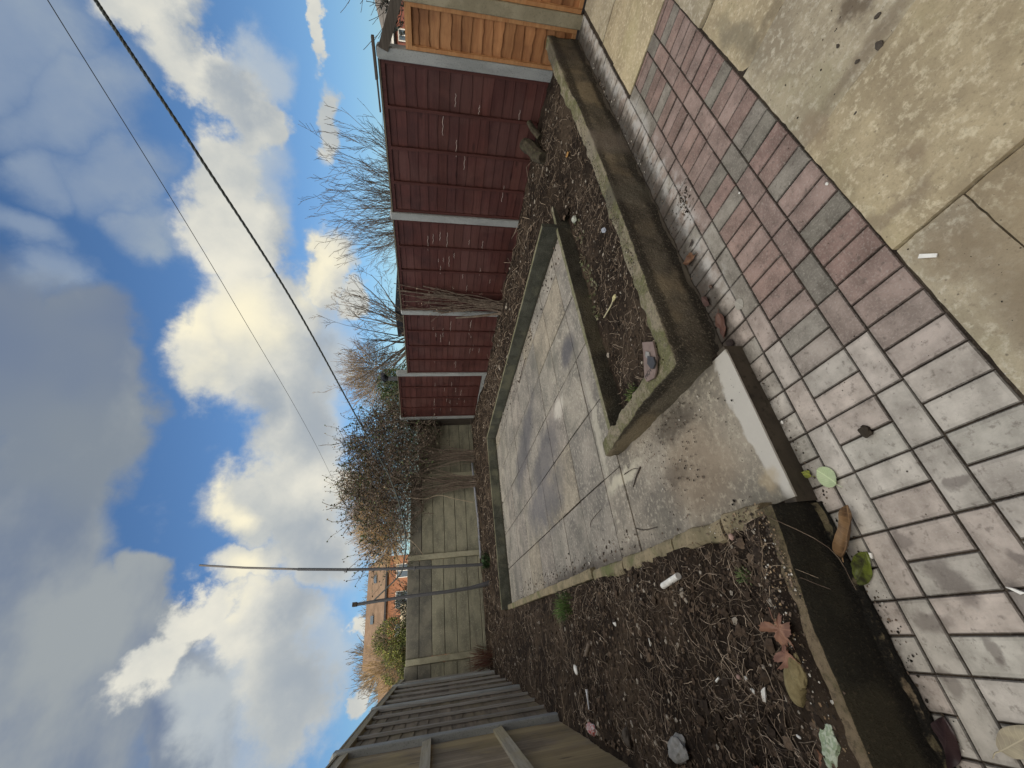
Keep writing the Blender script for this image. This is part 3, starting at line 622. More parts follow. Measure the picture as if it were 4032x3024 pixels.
for a, b2 in ((8.13, 6.2), (6.19, 5.1), (5.09, 4.25), (4.24, 3.62)): rough_bar(k4, [(0.325, a), (0.325, b2)], 0.085, 0.02, 0.185, amp=0.005, rnd=0.012, seed=a, ztop=lambda x, y: 0.03 if y > 5 else 0.0)
for a, b2 in ((3.60, 2.98), (2.965, 2.25), (2.235, 1.78), (1.765, 1.515)): rough_bar(k4, [(0.30, a), (0.285, b2)], 0.10, 0.02, 0.175, amp=0.010, rnd=0.025, seed=a)
o = k4.build('edging_kerb', M['kerbleft'], smooth=False); tag(o, 'crumbling concrete kerb between the path and the left soil bed', 'kerb')
# left planter front wall, black and wet
lw = rough_bar(MB(), [(0.30, 1.455), (-0.5, 1.455), (-1.0, 1.455)], 0.105, -0.02, 0.205, amp=0.008, rnd=0.007, seed=21, steps=0.02, taper=0.006,
               ztop=lambda x, y: max(0, min(0.05, (0.3-x)*0.12)))
o = lw.build('planter_wall', M['wall_black'], smooth=True); tag(o, 'black algae-covered front wall of the left soil bed', 'garden wall')
fl = MB(); vs = []; fs = []
for i in range(71):
    x = 0.29 - 1.26*i/70; r1 = 0.022 + 0.012*fbm(x*7, 12, 1, 4); r2 = 0.03 + 0.02*fbm(x*7, 15, 1, 3)
    vs += [(x, 1.402, r2+0.01), (x, 1.397-r1*0.5, r2*0.5), (x, 1.397-r1, 0.003), (x, 1.402, -0.01)]
for i in range(70):
    for k in range(3): a = i*4+k; fs.append((a, a+1, a+5, a+4))
fl.mesh(vs, fs); fl.build('mortar_fillet', M['wall_black'], o, smooth=True)

# ================================================================== soil beds
def soil_left(x, y):
    b = 0.185 + 0.02*min(1, max(0, (y-1.5)/1.0)) + max(0, y-7.0)*0.045 + 0.03*max(0, min(1, (-0.3-x)/0.4))
    if x > 0.12: b -= 0.03*min(1, (x-0.12)/0.1)
    if y < 1.66:
        wt_ = 0.205+max(0, min(0.05, (0.3-x)*0.12))+0.010-max(0, 1.47-y)*0.5; u_ = min(1, (1.66-y)/0.14); b = b*(1-u_)+wt_*u_; return b + 0.010*fbm(x*9, y*9, 1, 4)
    return b + 0.018*fbm(x*3, y*3, 1, 4) + 0.010*fbm(x*16, y*16, 2, 4)
def soil_front(x, y):
    u = max(0, min(1, (x-3.7)/0.7)); v = max(0, min(1, (y-1.6)/1.0))
    b = 0.03 + 0.05*(1-v) + u*(0.10 + 0.10*v) + max(0, min(1, (1.5-x)/0.4))*0.05*(1-v)
    return b + 0.022*fbm(x*3, y*3, 4, 4) + 0.011*fbm(x*16, y*16, 5, 4)
def soil_right(x, y):
    a = soil_front(x, y); u = max(0, min(1, (y-2.5)/0.5)); b = 0.27 + 0.03*math.sin(y*1.3) - 0.05*max(0, (x-4.3)) + max(0, min(1, (y-6.8)/1.6))*0.08
    b += 0.03*fbm(x*2.5, y*2.5, 7, 4) + 0.013*fbm(x*16, y*16, 8, 4)
    return a*(1-u) + b*u
def soil_rear(x, y):
    u = max(0, min(1, (y-8.1)/2.2)); return 0.29 + 0.10*u + 0.025*fbm(x*2.5, y*2.5, 10, 4) + 0.012*fbm(x*16, y*16, 11, 4)
sb = MB()
grid(-0.95, 0.27, 1.44, 4.2, 0.016, soil_left, sb); grid(-0.95, 0.29, 4.2, 8.2, 0.03, soil_left, sb)
grid(1.13, 3.7, 1.59, 2.63, 0.02, soil_front, sb); grid(3.7, 5.12, 1.59, 5.0, 0.025, soil_right, sb); grid(3.64, 3.7, 2.72, 5.0, 0.03, soil_right, sb)
grid(3.64, 5.12, 5.0, 8.2, 0.04, soil_right, sb)
def soil_back(x, y):
    if x < 0.3: l = soil_left(x, 8.2); u = max(0, min(1, (y-8.2)/0.6)); return l*(1-u)+soil_rear(x, y)*u
    if x > 3.66: l = soil_right(x, 8.2); u = max(0, min(1, (y-8.2)/0.6)); return l*(1-u)+soil_rear(x, y)*u
    return soil_rear(x, y)
grid(-0.95, 5.12, 8.155, 10.6, 0.045, soil_back, sb)
tag(sb.build('soil_bed', M['soil'], smooth=True, fix=False), kind='structure')
def soil_z(x, y):
    if y > 8.15: return soil_back(x, y)
    if x < 0.3: return soil_left(x, y)
    if x > 3.64 and y > 2.6 or x > 3.7: return soil_right(x, y)
    return soil_front(x, y)

# ================================================================== fences
def xred(y): return 5.08
# ---- maroon fence
rf = thing('panel_fence', 'maroon stained timber panel fence slotted between grey concrete posts', 'fence', (5.08, 5.9, 0))
def post(mb, x, y, z0, z1, w=0.11, d=0.11, facex=-1, top=True):
    # slotted concrete post, weathered top sloping to the edge
    x0, x1 = (x, x + d) if facex < 0 else (x - d, x)
    mb.box((x0, y-w/2, z0), (x1, y+w/2, z1), 0.006)
    if top: mb.mesh([(x0+.004, y-w/2+.004, z1-.001), (x1-.004, y-w/2+.004, z1-.001), (x1-.004, y+w/2-.004, z1-.001), (x0+.004, y+w/2-.004, z1-.001), (x0+.02, y-w/2+.02, z1+.012), (x1-.02, y-w/2+.02, z1+.012), (x1-.02, y+w/2-.02, z1+.012), (x0+.02, y+w/2-.02, z1+.012)],
                    [(0, 1, 5, 4), (1, 2, 6, 5), (2, 3, 7, 6), (3, 0, 4, 7), (4, 5, 6, 7)])
PY = [1.855, 3.74, 5.735, 7.80, 9.95]
PZ = [2.00, 2.03, 2.02, 2.255, 2.33]
for y, zt in zip(PY, PZ):
    mb = MB(); post(mb, 5.06, y, -0.1, zt); mb.build('post', M['postcon'], rf)
def lap_panel(parent, X, y0, y1, z0, z1, mat, matf, matz, nb, battens, face=-1, name='panel', tilt=0.0, zt1=None, wavy=0.004, tr=None, broken=(), lap=0.018):
    """overlap panel in the plane X: horizontal feathered boards, edge frame, vertical battens, capping"""
    zt1 = z1 if zt1 is None else zt1
    r = random.Random(int(y0*100)+int(X*10)); mb = MB(); h = (z1-z0)/nb
    for k in range(nb):
        t = r.uniform(*tr) if tr else r.uniform(0.40, 0.60); t2 = r.uniform(-.02, .02); mb.cur = (t+t2, t, t-t2)
        ns = 8; vs = []; fs = []
        for i in range(ns+1):
            y = y0+(y1-y0)*i/ns; f = i/ns; sc = ((z1+(zt1-z1)*f)-z0)/(z1-z0)
            wv_ = wavy*math.sin(y*7+k*2.1)+wavy*r.uniform(-1, 1)
            zb = z0+k*h*sc + (wv_ if k else 0); zt = z0+(k+1)*h*sc+0.012
            o_ = 0.012
            vs += [(X+face*(lap), y, zb), (X+face*0.003, y, zt), (X-face*0.006, y, zt), (X-face*0.006, y, zb)]
        for i in range(ns):
            for q in range(4): a = i*4; fs.append((a+q, a+(q+1) % 4, a+4+(q+1) % 4, a+4+q))
        mb.mesh(vs, fs)
    p = mb.build(name, mat, parent)
    f = MB(); t = 0.022
    f.box((X-0.02, y0, z0-0.005), (X+0.02, y0+0.04, z1), 0.002) if face else None
    f.box((X-0.021, y1-0.04, z0-0.005), (X+0.021, y1, zt1), 0.002)
    sl = (zt1-z1)/(y1-y0)
    f.mesh([(X-.024, y0, z1-.045), (X+.024, y0, z1-.045), (X+.024, y1, zt1-.045), (X-.024, y1, zt1-.045), (X-.024, y0, z1), (X+.024, y0, z1), (X+.024, y1, zt1), (X-.024, y1, zt1)],
           [(0, 3, 2, 1), (4, 5, 6, 7), (0, 1, 5, 4), (1, 2, 6, 5), (2, 3, 7, 6), (3, 0, 4, 7)])
    f.box((X-0.022, y0+.04, z0-0.006), (X+0.022, y1-.04, z0+0.035), 0.002)
    f.build('frame', matf, p)
    for yb in battens:
        b_ = MB(); zt = z1+(zt1-z1)*(yb-y0)/(y1-y0)-0.046
        b_.box((X+face*0.036, yb-0.018, z0+0.036), (X+face*0.012, yb+0.018, zt), 0.002) if face > 0 else b_.box((X-0.040, yb-0.018, z0+0.036), (X-0.012, yb+0.018, zt), 0.002)
        b_.build('batten', matz, p)
    c = MB(); e = 0.0
    c.mesh([(X-.035, y0, z1+.001), (X+.035, y0, z1+.001), (X+.035, y1, zt1+.001), (X-.035, y1, zt1+.001), (X-.030, y0, z1+.02), (X+.030, y0, z1+.02), (X+.030, y1, zt1+.02), (X-.030, y1, zt1+.02)],
           [(0, 3, 2, 1), (4, 5, 6, 7), (0, 1, 5, 4), (1, 2, 6, 5), (2, 3, 7, 6), (3, 0, 4, 7)])
    return p, c
bays = [(PY[0], PY[1], 0.20, 1.985, 2.00), (PY[1], PY[2], 0.17, 2.00, 2.01), (PY[2], PY[3], 0.20, 1.99, 2.02), (PY[3], PY[4], 0.36, 2.235, 2.30)]
for (a, b2, z0, z1, z2) in bays:
    y0, y1 = a+0.057, b2-0.057; q = (y1-y0)/4
    p, c = lap_panel(rf, 5.11, y0, y1, z0, z1, M['maroon'], M['maroonf'], M['maroonf'], 15, [y0+q, y0+2*q, y0+3*q], -1, zt1=z2, tr=(0.43, 0.57), lap=0.0105, wavy=0.006)
    c.build('capping', M['capwood'], p)
    g = MB(); g.box((5.085, y0, -0.05 if z0 < 0.3 else 0.1), (5.135, y1, z0-0.012), 0.004); g.build('gravel_board', M['postcon'], rf)
cs = MB(); cs.box((5.06, 1.73, 2.020), (5.11, 2.10, 2.048), 0.003); cs.box((5.075, 2.00, 2.024), (5.105, 2.42, 2.040), 0.002); cs.build('cap_strip', M['darkrail'], rf)
# lath ends and paint drips: pale drip marks on the boards
dr = MB(); drng = random.Random(12)
for (ya, yb, zc, n) in ((4.0, 5.6, 1.15, 0), ):
    pass
sliver_m = plain('pale_sliver', (0.42, 0.34, 0.30), 0.8)
def drip(y, z, ln):
    dr = MB(); pts = []
    k = 0
    while k <= 6:
        pts.append((5.0985, y + ln*k/6, z + 0.006*math.sin(k*2.1+y*7))); k += 1
    dr.tube(pts, 0.0032, 3); dr.build('split_sliver', sliver_m, rf)
for (a, b2, z0, z1, z2) in bays:
    for _ in range(16 if a > 3 else 7):
        y = drng.uniform(a+0.2, b2-0.45); z = drng.uniform(0.45, 1.55); drip(y, z, drng.uniform(0.06, 0.28))

# ---- orange fence nearer the house
of = thing('panel_fence', 'new orange-brown overlap timber fence beside the patio', 'fence', (5.08, 0.6, 0))
mb = MB(); post(mb, 5.045, 1.365, -0.05, 1.80, w=0.115); mb.build('post', M['postorange'], of)
mb = MB(); post(mb, 5.045, -0.55, -0.05, 1.80, w=0.115); mb.build('post', M['postorange'], of)
for (y0, y1, bt) in ((1.425, 1.795, []), (-0.49, 1.305, [-0.04, 0.41, 0.86]), (-2.4, -0.61, [-2.0, -1.5, -1.05])):
    p, c = lap_panel(of, 5.10, y0, y1, 0.02, 1.70, M['orange'], M['orangef'], M['orangez'], 16, bt, -1, wavy=0.006)
    f2 = MB(); f2.box((5.062, y0, 1.655), (5.082, y1, 1.702), 0.002); f2.box((5.062, y0, 0.02), (5.078, y0+0.035, 1.655), 0.002); f2.box((5.062, y1-0.035, 0.02), (5.078, y1, 1.655), 0.002)
    f2.build('face_frame', M['orangef'], p); c.build('capping', M['orangef'], p)
# sloping rail
sr = MB(); L = 1.55; ang = math.atan(0.40)
a = Vector((5.045, 1.80, 1.985)); d = Vector((0, -math.cos(ang), -math.sin(ang))); n_ = Vector((0, math.sin(ang), -math.cos(ang)))
p0 = a; p1 = a + d*L
vs = []
for P_ in (p0, p1):
    for dx in (0, 0.045):
        vs += [tuple(P_ + Vector((dx, 0, 0))), tuple(P_ + n_*0.095 + Vector((dx, 0, 0)))]
sr.mesh(vs, [(0, 1, 3, 2), (4, 6, 7, 5), (0, 4, 5, 1), (2, 3, 7, 6), (0, 2, 6, 4), (1, 5, 7, 3)])
tag(sr.build('timber_rail', M['darkrail']), 'dark sloping timber rail fixed to the top of the first grey post', 'rail')

# ---- left grey fence
def xleft(y): return -0.84 if y < 5.4 else -0.84 + (y-5.4)*0.037
lf = thing('panel_fence', 'weathered grey timber fence along the left soil bed', 'fence', (-0.84, 5.0, 0))
LP = [(5.33, 2.455), (7.50, 2.385), (9.62, 2.28)]
for i, (y, zt) in enumerate(LP):
    mb = MB(); x = xleft(y); mb.box((x-0.10, y-0.062 if i == 0 else y-0.05, -0.1), (x+0.03, y+0.062 if i == 0 else y+0.05, zt), 0.008)
    mb.mesh([(x-.095, y-.055, zt-.002), (x+.025, y-.055, zt-.002), (x+.025, y+.055, zt-.002), (x-.095, y+.055, zt-.002), (x-.035, y-.03, zt+.03), (x-.035, y+.03, zt+.03)], [(0, 1, 4), (1, 2, 5, 4), (2, 3, 5), (3, 0, 4, 5)])
    mb.build('post', M['postcon'], lf)
def side_panel(y0, y1, z0, z1, z2, nb, battens):
    mb = MB(); r = random.Random(int(y0*37)); h = (z1-z0)/nb
    for k in range(nb):
        t = r.uniform(0.36, 0.62); mb.cur = (t, t*0.98, t*0.96)
        ns = 10; vs = []; fs = []
        for i in range(ns+1):
            f = i/ns; y = y0+(y1-y0)*f; x = xleft(y)-0.04; sc = ((z1+(z2-z1)*f)-z0)/(z1-z0); wv_ = 0.007*math.sin(y*8+k*1.9)+0.005*r.uniform(-1, 1)
            zb = z0+k*h*sc+(wv_ if k else 0); zt = z0+(k+1)*h*sc+0.015
            vs += [(x+0.011, y, zb), (x+0.002, y, zt), (x-.006, y, zt), (x-.006, y, zb)]
        for i in range(ns):
            for q in range(4): a = i*4; fs.append((a+q, a+(q+1) % 4, a+4+(q+1) % 4, a+4+q))
        mb.mesh(vs, fs)
    p = mb.build('panel', M['greywood'], lf)
    for yb in battens:
        b_ = MB(); x = xleft(yb); zt = z1+(z2-z1)*(yb-y0)/(y1-y0)-0.05; b_.box((x-.025, yb-.017, z0+.02), (x+.006, yb+.017, zt), 0.002); b_.build('batten', M['greybat'], p)
    f = MB(); xa, xb = xleft(y0), xleft(y1)
    for (zo0, zo1, w0, w1) in ((-.07, 0.0, -.06, .008), (0.002, 0.02, -.07, .012)):
        f.mesh([(xa+w0, y0, z1+zo0), (xa+w1, y0, z1+zo0), (xb+w1, y1, z2+zo0), (xb+w0, y1, z2+zo0), (xa+w0, y0, z1+zo1), (xa+w1, y0, z1+zo1), (xb+w1, y1, z2+zo1), (xb+w0, y1, z2+zo1)],
               [(0, 3, 2, 1), (4, 5, 6, 7), (0, 1, 5, 4), (1, 2, 6, 5), (2, 3, 7, 6), (3, 0, 4, 7)])
    f.build('frame', M['greyrail'], p)
side_panel(5.395, 7.448, 0.10, 2.42, 2.355, 17, [5.43, 5.95, 6.45, 6.95, 7.42])
side_panel(7.552, 9.568, 0.12, 2.345, 2.26, 17, [7.585, 8.05, 8.55, 9.05, 9.54])
side_panel(9.672, 10.49, 0.12, 2.25, 2.19, 17, [9.71, 10.1])
# near bay: vertical boards behind cant rails
mb = MB(); r = random.Random(5); y = 1.3
while y < 5.26:
    wd = r.uniform(0.14, 0.17); t = r.uniform(0.42, 0.6); mb.cur = (t, t*0.98, t*0.95)
    y2 = min(y+wd, 5.262); mb.box((-0.905-r.uniform(0, .008), y+0.002, 0.17), (-0.872, y2-0.001, 2.40), 0.001); y += wd
p = mb.build('panel', M['greyvert'], lf)
for (za, zb, hh) in ((2.31, 2.40, 0.09), (1.545, 1.63, 0.085), (0.845, 0.93, 0.085)):
    b_ = MB(); b_.mesh([(-.871, 1.3, za), (-.871, 5.262, za), (-.871, 5.262, zb), (-.871, 1.3, zb), (-.825, 1.3, za), (-.825, 5.262, za), (-.842, 5.262, zb), (-.842, 1.3, zb)],
                       [(0, 1, 2, 3), (4, 7, 6, 5), (0, 4, 5, 1), (3, 2, 6, 7), (0, 3, 7, 4), (1, 5, 6, 2)]); b_.build('rail', M['greyrail'], p)
b_ = MB(); b_.box((-.90, 1.3, 2.402), (-.83, 5.262, 2.425), 0.002); b_.build('capping', M['greyrail'], p)
b_ = MB(); b_.box((-.870, 1.3, 0.02), (-.835, 5.20, 0.215), 0.004); b_.build('gravel_board', M['greyrail'], lf)

# ---- rear concrete fence
cf = thing('concrete_fence', 'stained precast concrete panel fence across the end of the garden', 'fence', (2.2, 10.5, 0))
for x in (-0.375, 1.665, 3.64):
    mb = MB(); mb.box((x-0.058, 10.45, 0.1), (x+0.058, 10.57, 2.10 if x < 3 else 2.06), 0.008); mb.build('post', M['postgreen'], cf)
mbh = 0.2745; tops = {0: 2.13, 1: 2.10, 2: 2.055, 3: 1.86}
for bi, (x0, x1) in enumerate(((-0.80, -0.436), (-0.314, 1.604), (1.726, 3.579), (3.701, 5.2))):
    zt = tops[bi]; k = 0; z = zt; mb = MB(); mb.box((x0+.01, 10.551, 0.2), (x1-.01, 10.565, zt-.02)); mb.build('light_stop_backing', M['darkwood'], cf)  # added dark sheet behind the panels, stops light leaking through the joints
    while z > 0.25:
        mb = MB(); dx = rng.uniform(-.006, .006); mb.box((x0, 10.50+dx, z-mbh+0.004), (x1, 10.55, z-0.004 if k else z), 0.008)
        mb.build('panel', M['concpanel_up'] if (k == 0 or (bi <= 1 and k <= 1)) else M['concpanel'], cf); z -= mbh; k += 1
# dark short timber panel in the far right corner
dp = MB(); yy = 10.01
while yy < 10.48: dp.box((5.10, yy, 0.2), (5.125, min(yy+0.11, 10.49), 2.15), 0.002); yy += 0.115
dpo = dp.build('panel', M['darkwood'], rf); tag(dpo, 'dark upright boarding in the corner')

# ================================================================== buildings
def gable_house(name, label, x0, x1, y0, y1, eave, ridge, wallm, roofm, windows=(), hip=0.0, z0=0.0, chim=(), over=0.35):
    h = thing(name, label, 'house', ((x0+x1)/2, y0, z0))
    wb = MB(); wb.box((x0, y0, z0), (x1, y1, eave)); yr = (y0+y1)/2
    if not hip: 
        for x in (x0, x1): wb.mesh([(x, y0, eave), (x, y1, eave), (x, yr, ridge-0.15), (x+(.2 if x == x0 else -.2), y0, eave), (x+(.2 if x == x0 else -.2), y1, eave), (x+(.2 if x == x0 else -.2), yr, ridge-0.15)], [(0, 1, 2), (3, 5, 4), (0, 2, 5, 3), (1, 4, 5, 2)])
    wb.build('wall', wallm, h)
    rb = MB(); a, b2 = x0-over*0.6, x1+over*0.6; c, d = y0-over, y1+over; e0 = eave-0.12; t = 0.10
    top = [(a, c, e0), (b2, c, e0), (b2, d, e0), (a, d, e0), (a+hip, yr, ridge), (b2-hip, yr, ridge)]
    vs = top + [(x, y, z+t) for x, y, z in top]
    rb.mesh(vs, [(6, 7, 11, 10), (8, 9, 10, 11), (7, 8, 11), (9, 6, 10), (0, 1, 7, 6), (1, 2, 8, 7), (2, 3, 9, 8), (3, 0, 6, 9), (0, 4, 5, 1), (2, 5, 4, 3), (1, 5, 2), (3, 4, 0)])
    ro = rb.build('roof', roofm, h)
    for (cx, cy, cz) in chim:
        m = MB(); m.box((cx-.35, cy-.25, cz-1.6), (cx+.35, cy+.25, cz), 0.02); m.box((cx-.4, cy-.3, cz-.15), (cx+.4, cy+.3, cz-.05), 0.01)
        m.tube([(cx-.15, cy, cz), (cx-.15, cy, cz+.3)], [.10, .085], 8); m.tube([(cx+.15, cy, cz), (cx+.15, cy, cz+.3)], [.10, .085], 8); m.build('chimney', wallm, ro)
    for (side, u, z, w_, hh) in windows:
        m = MB(); g = MB()
        def bx(mb, u0, u1, za, zb, d0, d1):
            if side == 'S': mb.box((u0, y0-d1, za), (u1, y0-d0, zb), 0.004)
            elif side == 'N': mb.box((u0, y1+d0, za), (u1, y1+d1, zb), 0.004)
            elif side == 'W': mb.box((x0-d1, u0, za), (x0-d0, u1, zb), 0.004)
        bx(g, u+.04, u+w_-.04, z+.04, z+hh-.04, 0.004, 0.02)
        for (u0, u1, za, zb) in ((u, u+.06, z, z+hh), (u+w_-.06, u+w_, z, z+hh), (u+.062, u+w_-.062, z, z+.06), (u+.062, u+w_-.062, z+hh-.06, z+hh), (u+w_*.5-.025, u+w_*.5+.025, z+.062, z+hh-.062)): bx(m, u0, u1, za, zb, 0.003, 0.06)
        f = m.build('window', M['white'], h); g.build('pane', M['glass'], f)
    return h
# our own house, behind the camera: its rear wall and roof keep the low sun off the garden
hh_ = gable_house('terraced_house', 'red brick terraced house behind the patio', -34, 44, -11.5, -3.3, 5.4, 8.9, M['brickred'], M['roofgrey'],
    windows=[('N', -1.5, 0.9, 1.6, 1.2), ('N', 2.6, 0.2, 1.5, 2.0), ('N', -1.2, 3.4, 1.5, 1.1), ('N', 2.7, 3.4, 1.5, 1.1)])
# rows of houses beyond the end fence
h1 = gable_house('terraced_house', 'long orange brick house with brown tiled roof behind the end fence', -2.4, 8.3, 49.5, 57.5, 6.6, 8.85, M['brick'], M['roof'], hip=0.6,
    windows=[('S', 3.1, 4.2, 1.6, 1.3), ('S', 6.0, 4.2, 1.4, 1.3), ('S', 0.2, 4.2, 1.5, 1.3), ('S', 4.6, 1.6, 1.4, 1.4)], over=0.4)
for (x, z) in ((2.0, 7.9), (5.9, 7.75)):
    m = MB(); yy = 49.1 + (z-6.5)*1.75; m.box((x, yy-.35, z-.05), (x+.8, yy+.15, z+.25), 0.01); m.build('roof_window', M['glass'], h1)
ga = MB(); ga.box((-2.7, 49.0, 6.38), (8.6, 49.08, 6.56)); ga.build('gutter', M['black'], h1)
cb = MB(); cb.box((0.6, 48.6, 0), (3.4, 49.45, 4.9)); cb.build('bay', M['render'], h1)
h2 = gable_house('terraced_house', 'lower orange gabled house end at the left of the long roof', -4.7, -2.75, 50.0, 56.0, 6.0, 7.1, M['brick'], M['roof'], windows=[('S', -4.2, 4.2, 0.8, 1.0)])
h3 = gable_house('house', 'dark slate roofed house just above the left fence top', -7.0, -4.9, 47.0, 53.0, 4.6, 6.0, M['brick'], M['roofgrey'], windows=[('S', -6.4, 2.6, 0.9, 1.0)])
# brick house seen under the sloping rail
h4 = thing('house', 'red brick house with white window seen over the orange fence', 'house', (46, 10, 0))
mb = MB(); mb.box((45.0, 4.0, 0), (53, 18.5, 4.40)); mb.build('wall', M['brickred'], h4)
mb = MB(); e = 4.52; vs = [(44.6, 3.6, e), (44.6, 18.9, e), (53.4, 18.9, e), (53.4, 3.6, e), (48.8, 6.5, 6.3), (48.8, 13.2, 6.3)]
mb.mesh(vs, [(0, 1, 5, 4), (1, 2, 5), (2, 3, 4, 5), (3, 0, 4), (0, 3, 2, 1)]); mb.build('roof', M['roofgrey'], h4)
mb = MB(); mb.box((44.48, 3.5, 4.42), (44.58, 19.0, 4.60)); mb.build('fascia', M['white'], h4)
mb = MB(); mb.box((44.6, 3.6, 4.30), (44.98, 18.9, 4.41)); mb.build('soffit', M['black'], h4)
mb = MB(); gl = MB(); gl.box((44.96, 14.55, 2.9), (44.99, 15.35, 4.0))
for (a, b2, c, d) in ((14.5, 14.58, 2.85, 4.05), (15.32, 15.4, 2.85, 4.05), (14.582, 15.318, 3.97, 4.05), (14.582, 15.318, 2.85, 2.93), (14.93, 14.99, 2.932, 3.968)): mb.box((44.90, a, c), (44.955, b2, d))
f = mb.build('window', M['white'], h4); gl.build('pane', M['glass'], f)
# shed roof and flue behind the maroon fence
sh = thing('shed', 'dark felt shed roof just showing over the maroon fence', 'shed', (9.6, 10.6, 0))
mb = MB(); mb.box((9.05, 10.15, 0), (11.0, 11.15, 2.40)); mb.build('wall', M['darkwood'], sh)
mb = MB(); mb.box((8.95, 10.05, 2.402), (11.1, 11.28, 2.62), 0.01); mb.build('roof', M['black'], sh)
fl_ = thing('flue_pipe', 'black flue pipe with angled cowl above the last maroon panel', 'flue', (7.0, 10.98, 0))
mb = MB(); mb.tube([(7, 10.98, 0), (7, 10.98, 2.86)], 0.07, 12); mb.build('pipe', M['metalgrey'], fl_)
mb = MB(); mb.tube([(7, 10.98, 2.865), (7, 10.90, 2.93), (7, 10.72, 2.96)], [0.085, 0.08, 0.06], 12); mb.tube([(7, 11.16, 2.93), (7, 10.98, 2.99), (7, 10.80, 2.985)], [0.03, 0.05, 0.03], 10); mb.build('cowl', M['black'], fl_)

# ================================================================== poles, lines, pipe
tp = thing('clothes_pole', 'very tall grey clothes pole rising from the rear bed', 'pole', (1.27, 9.5, 0.3))
mb = MB(); mb.tube([(1.24, 9.5, 0.2), (1.29, 9.5, 1.4), (1.33, 9.5, 2.2), (1.40, 9.5, 3.2), (1.50, 9.5, 4.2)], [0.032, 0.031, 0.030, 0.029, 0.027], 10); mb.build('pole', M['metalgrey'], tp)
mb = MB(); mb.tube([(1.50, 9.5, 4.19), (1.62, 9.5, 5.2), (1.74, 9.5, 6.02)], [0.021, 0.020, 0.019], 10); mb.build('upper_pole', M['metalgrey'], tp)
for (x, z) in ((1.405, 3.25), (1.31, 1.9)):
    mb = MB(); mb.tube([(x-.06, 9.46, z), (x+.03, 9.46, z)], 0.012, 6); mb.build('bolt', M['metalgrey'], tp)
spole = thing('clothes_pole', 'short leaning clothes pole with the washing line on its top', 'pole', (0.85, 9.5, 0.3))
mb = MB(); mb.tube([(0.90, 9.55, 0.2), (0.86, 9.5, 0.45), (0.82, 9.5, 0.75), (0.80, 9.5, 1.2), (0.79, 9.5, 1.9), (0.77, 9.5, 2.6), (0.745, 9.5, 3.02)], [0.06, 0.05, 0.036, 0.034, 0.033, 0.032, 0.031], 10); mb.build('pole', M['metalgrey'], spole)
mb = MB(); mb.box((0.71, 9.46, 3.0), (0.79, 9.54, 3.09), 0.004); mb.build('cap', M['darkwood'], spole)
pp = MB(); pp.tube([(3.95, 10.30, 0.47), (3.2, 10.31, 0.44), (2.4, 10.33, 0.405), (1.5, 10.34, 0.40)], 0.028, 8)
tag(pp.build('drain_pipe', M['pipegrey'], smooth=True), 'thin grey pipe lying along the foot of the concrete fence', 'pipe')
def spline(pts, n=8):
    P_ = [Vector(p) for p in pts]; P_ = [P_[0]*2-P_[1]] + P_ + [P_[-1]*2-P_[-2]]; out = []
    for i in range(1, len(P_)-2):
        for k in range(n):
            t = k/n; a, b2, c, d = P_[i-1], P_[i], P_[i+1], P_[i+2]
            out.append(0.5*((2*b2)+(c-a)*t+(2*a-5*b2+4*c-d)*t*t+(3*b2-a-3*c+d)*t**3))
    out.append(P_[-2]); return out
WL = [(3.579, 1.141, 3.52), (4.021, 1.402, 3.755), (3.916, 2.372, 3.53), (3.998, 4.419, 3.286), (3.81, 7.326, 2.935), (2.954, 8.0, 2.409), (2.76, 8.1, 2.318), (2.476, 8.3, 2.197), (2.07, 8.5, 2.086), (1.705, 8.7, 2.04), (1.491, 8.8, 2.056), (1.206, 8.95, 2.121), (1.084, 9.1, 2.244), (0.784, 9.47, 2.683)]
TL = [(4.813, 1.581, 4.56), (5.217, 1.871, 4.817), (5.297, 5.893, 4.824), (5.583, 14.173, 5.154), (5.163, 28.945, 5.801), (5.091, 52.081, 7.299)]
mb = MB(); pts = spline(WL, 60)
for ph in (0, 2*math.pi/3, 4*math.pi/3):
    q = []
    for i, p in enumerate(pts):
        t = (pts[min(i+1, len(pts)-1)]-pts[max(i-1, 0)]).normalized(); a = t.cross(Vector((0, 0, 1))).normalized(); b2 = t.cross(a); th = i*0.9+ph
        q.append(p+(a*math.cos(th)+b2*math.sin(th))*0.006)
    mb.tube(q, 0.0085, 5)
tag(mb.build('washing_line', M['rope'], smooth=True), 'thick twisted washing line sagging from overhead down to the short pole', 'washing line')
mb = MB(); mb.tube(spline(TL, 10), 0.0045, 5)
tag(mb.build('telephone_cable', M['cable']), 'thin straight overhead cable crossing the cloudy sky', 'cable')

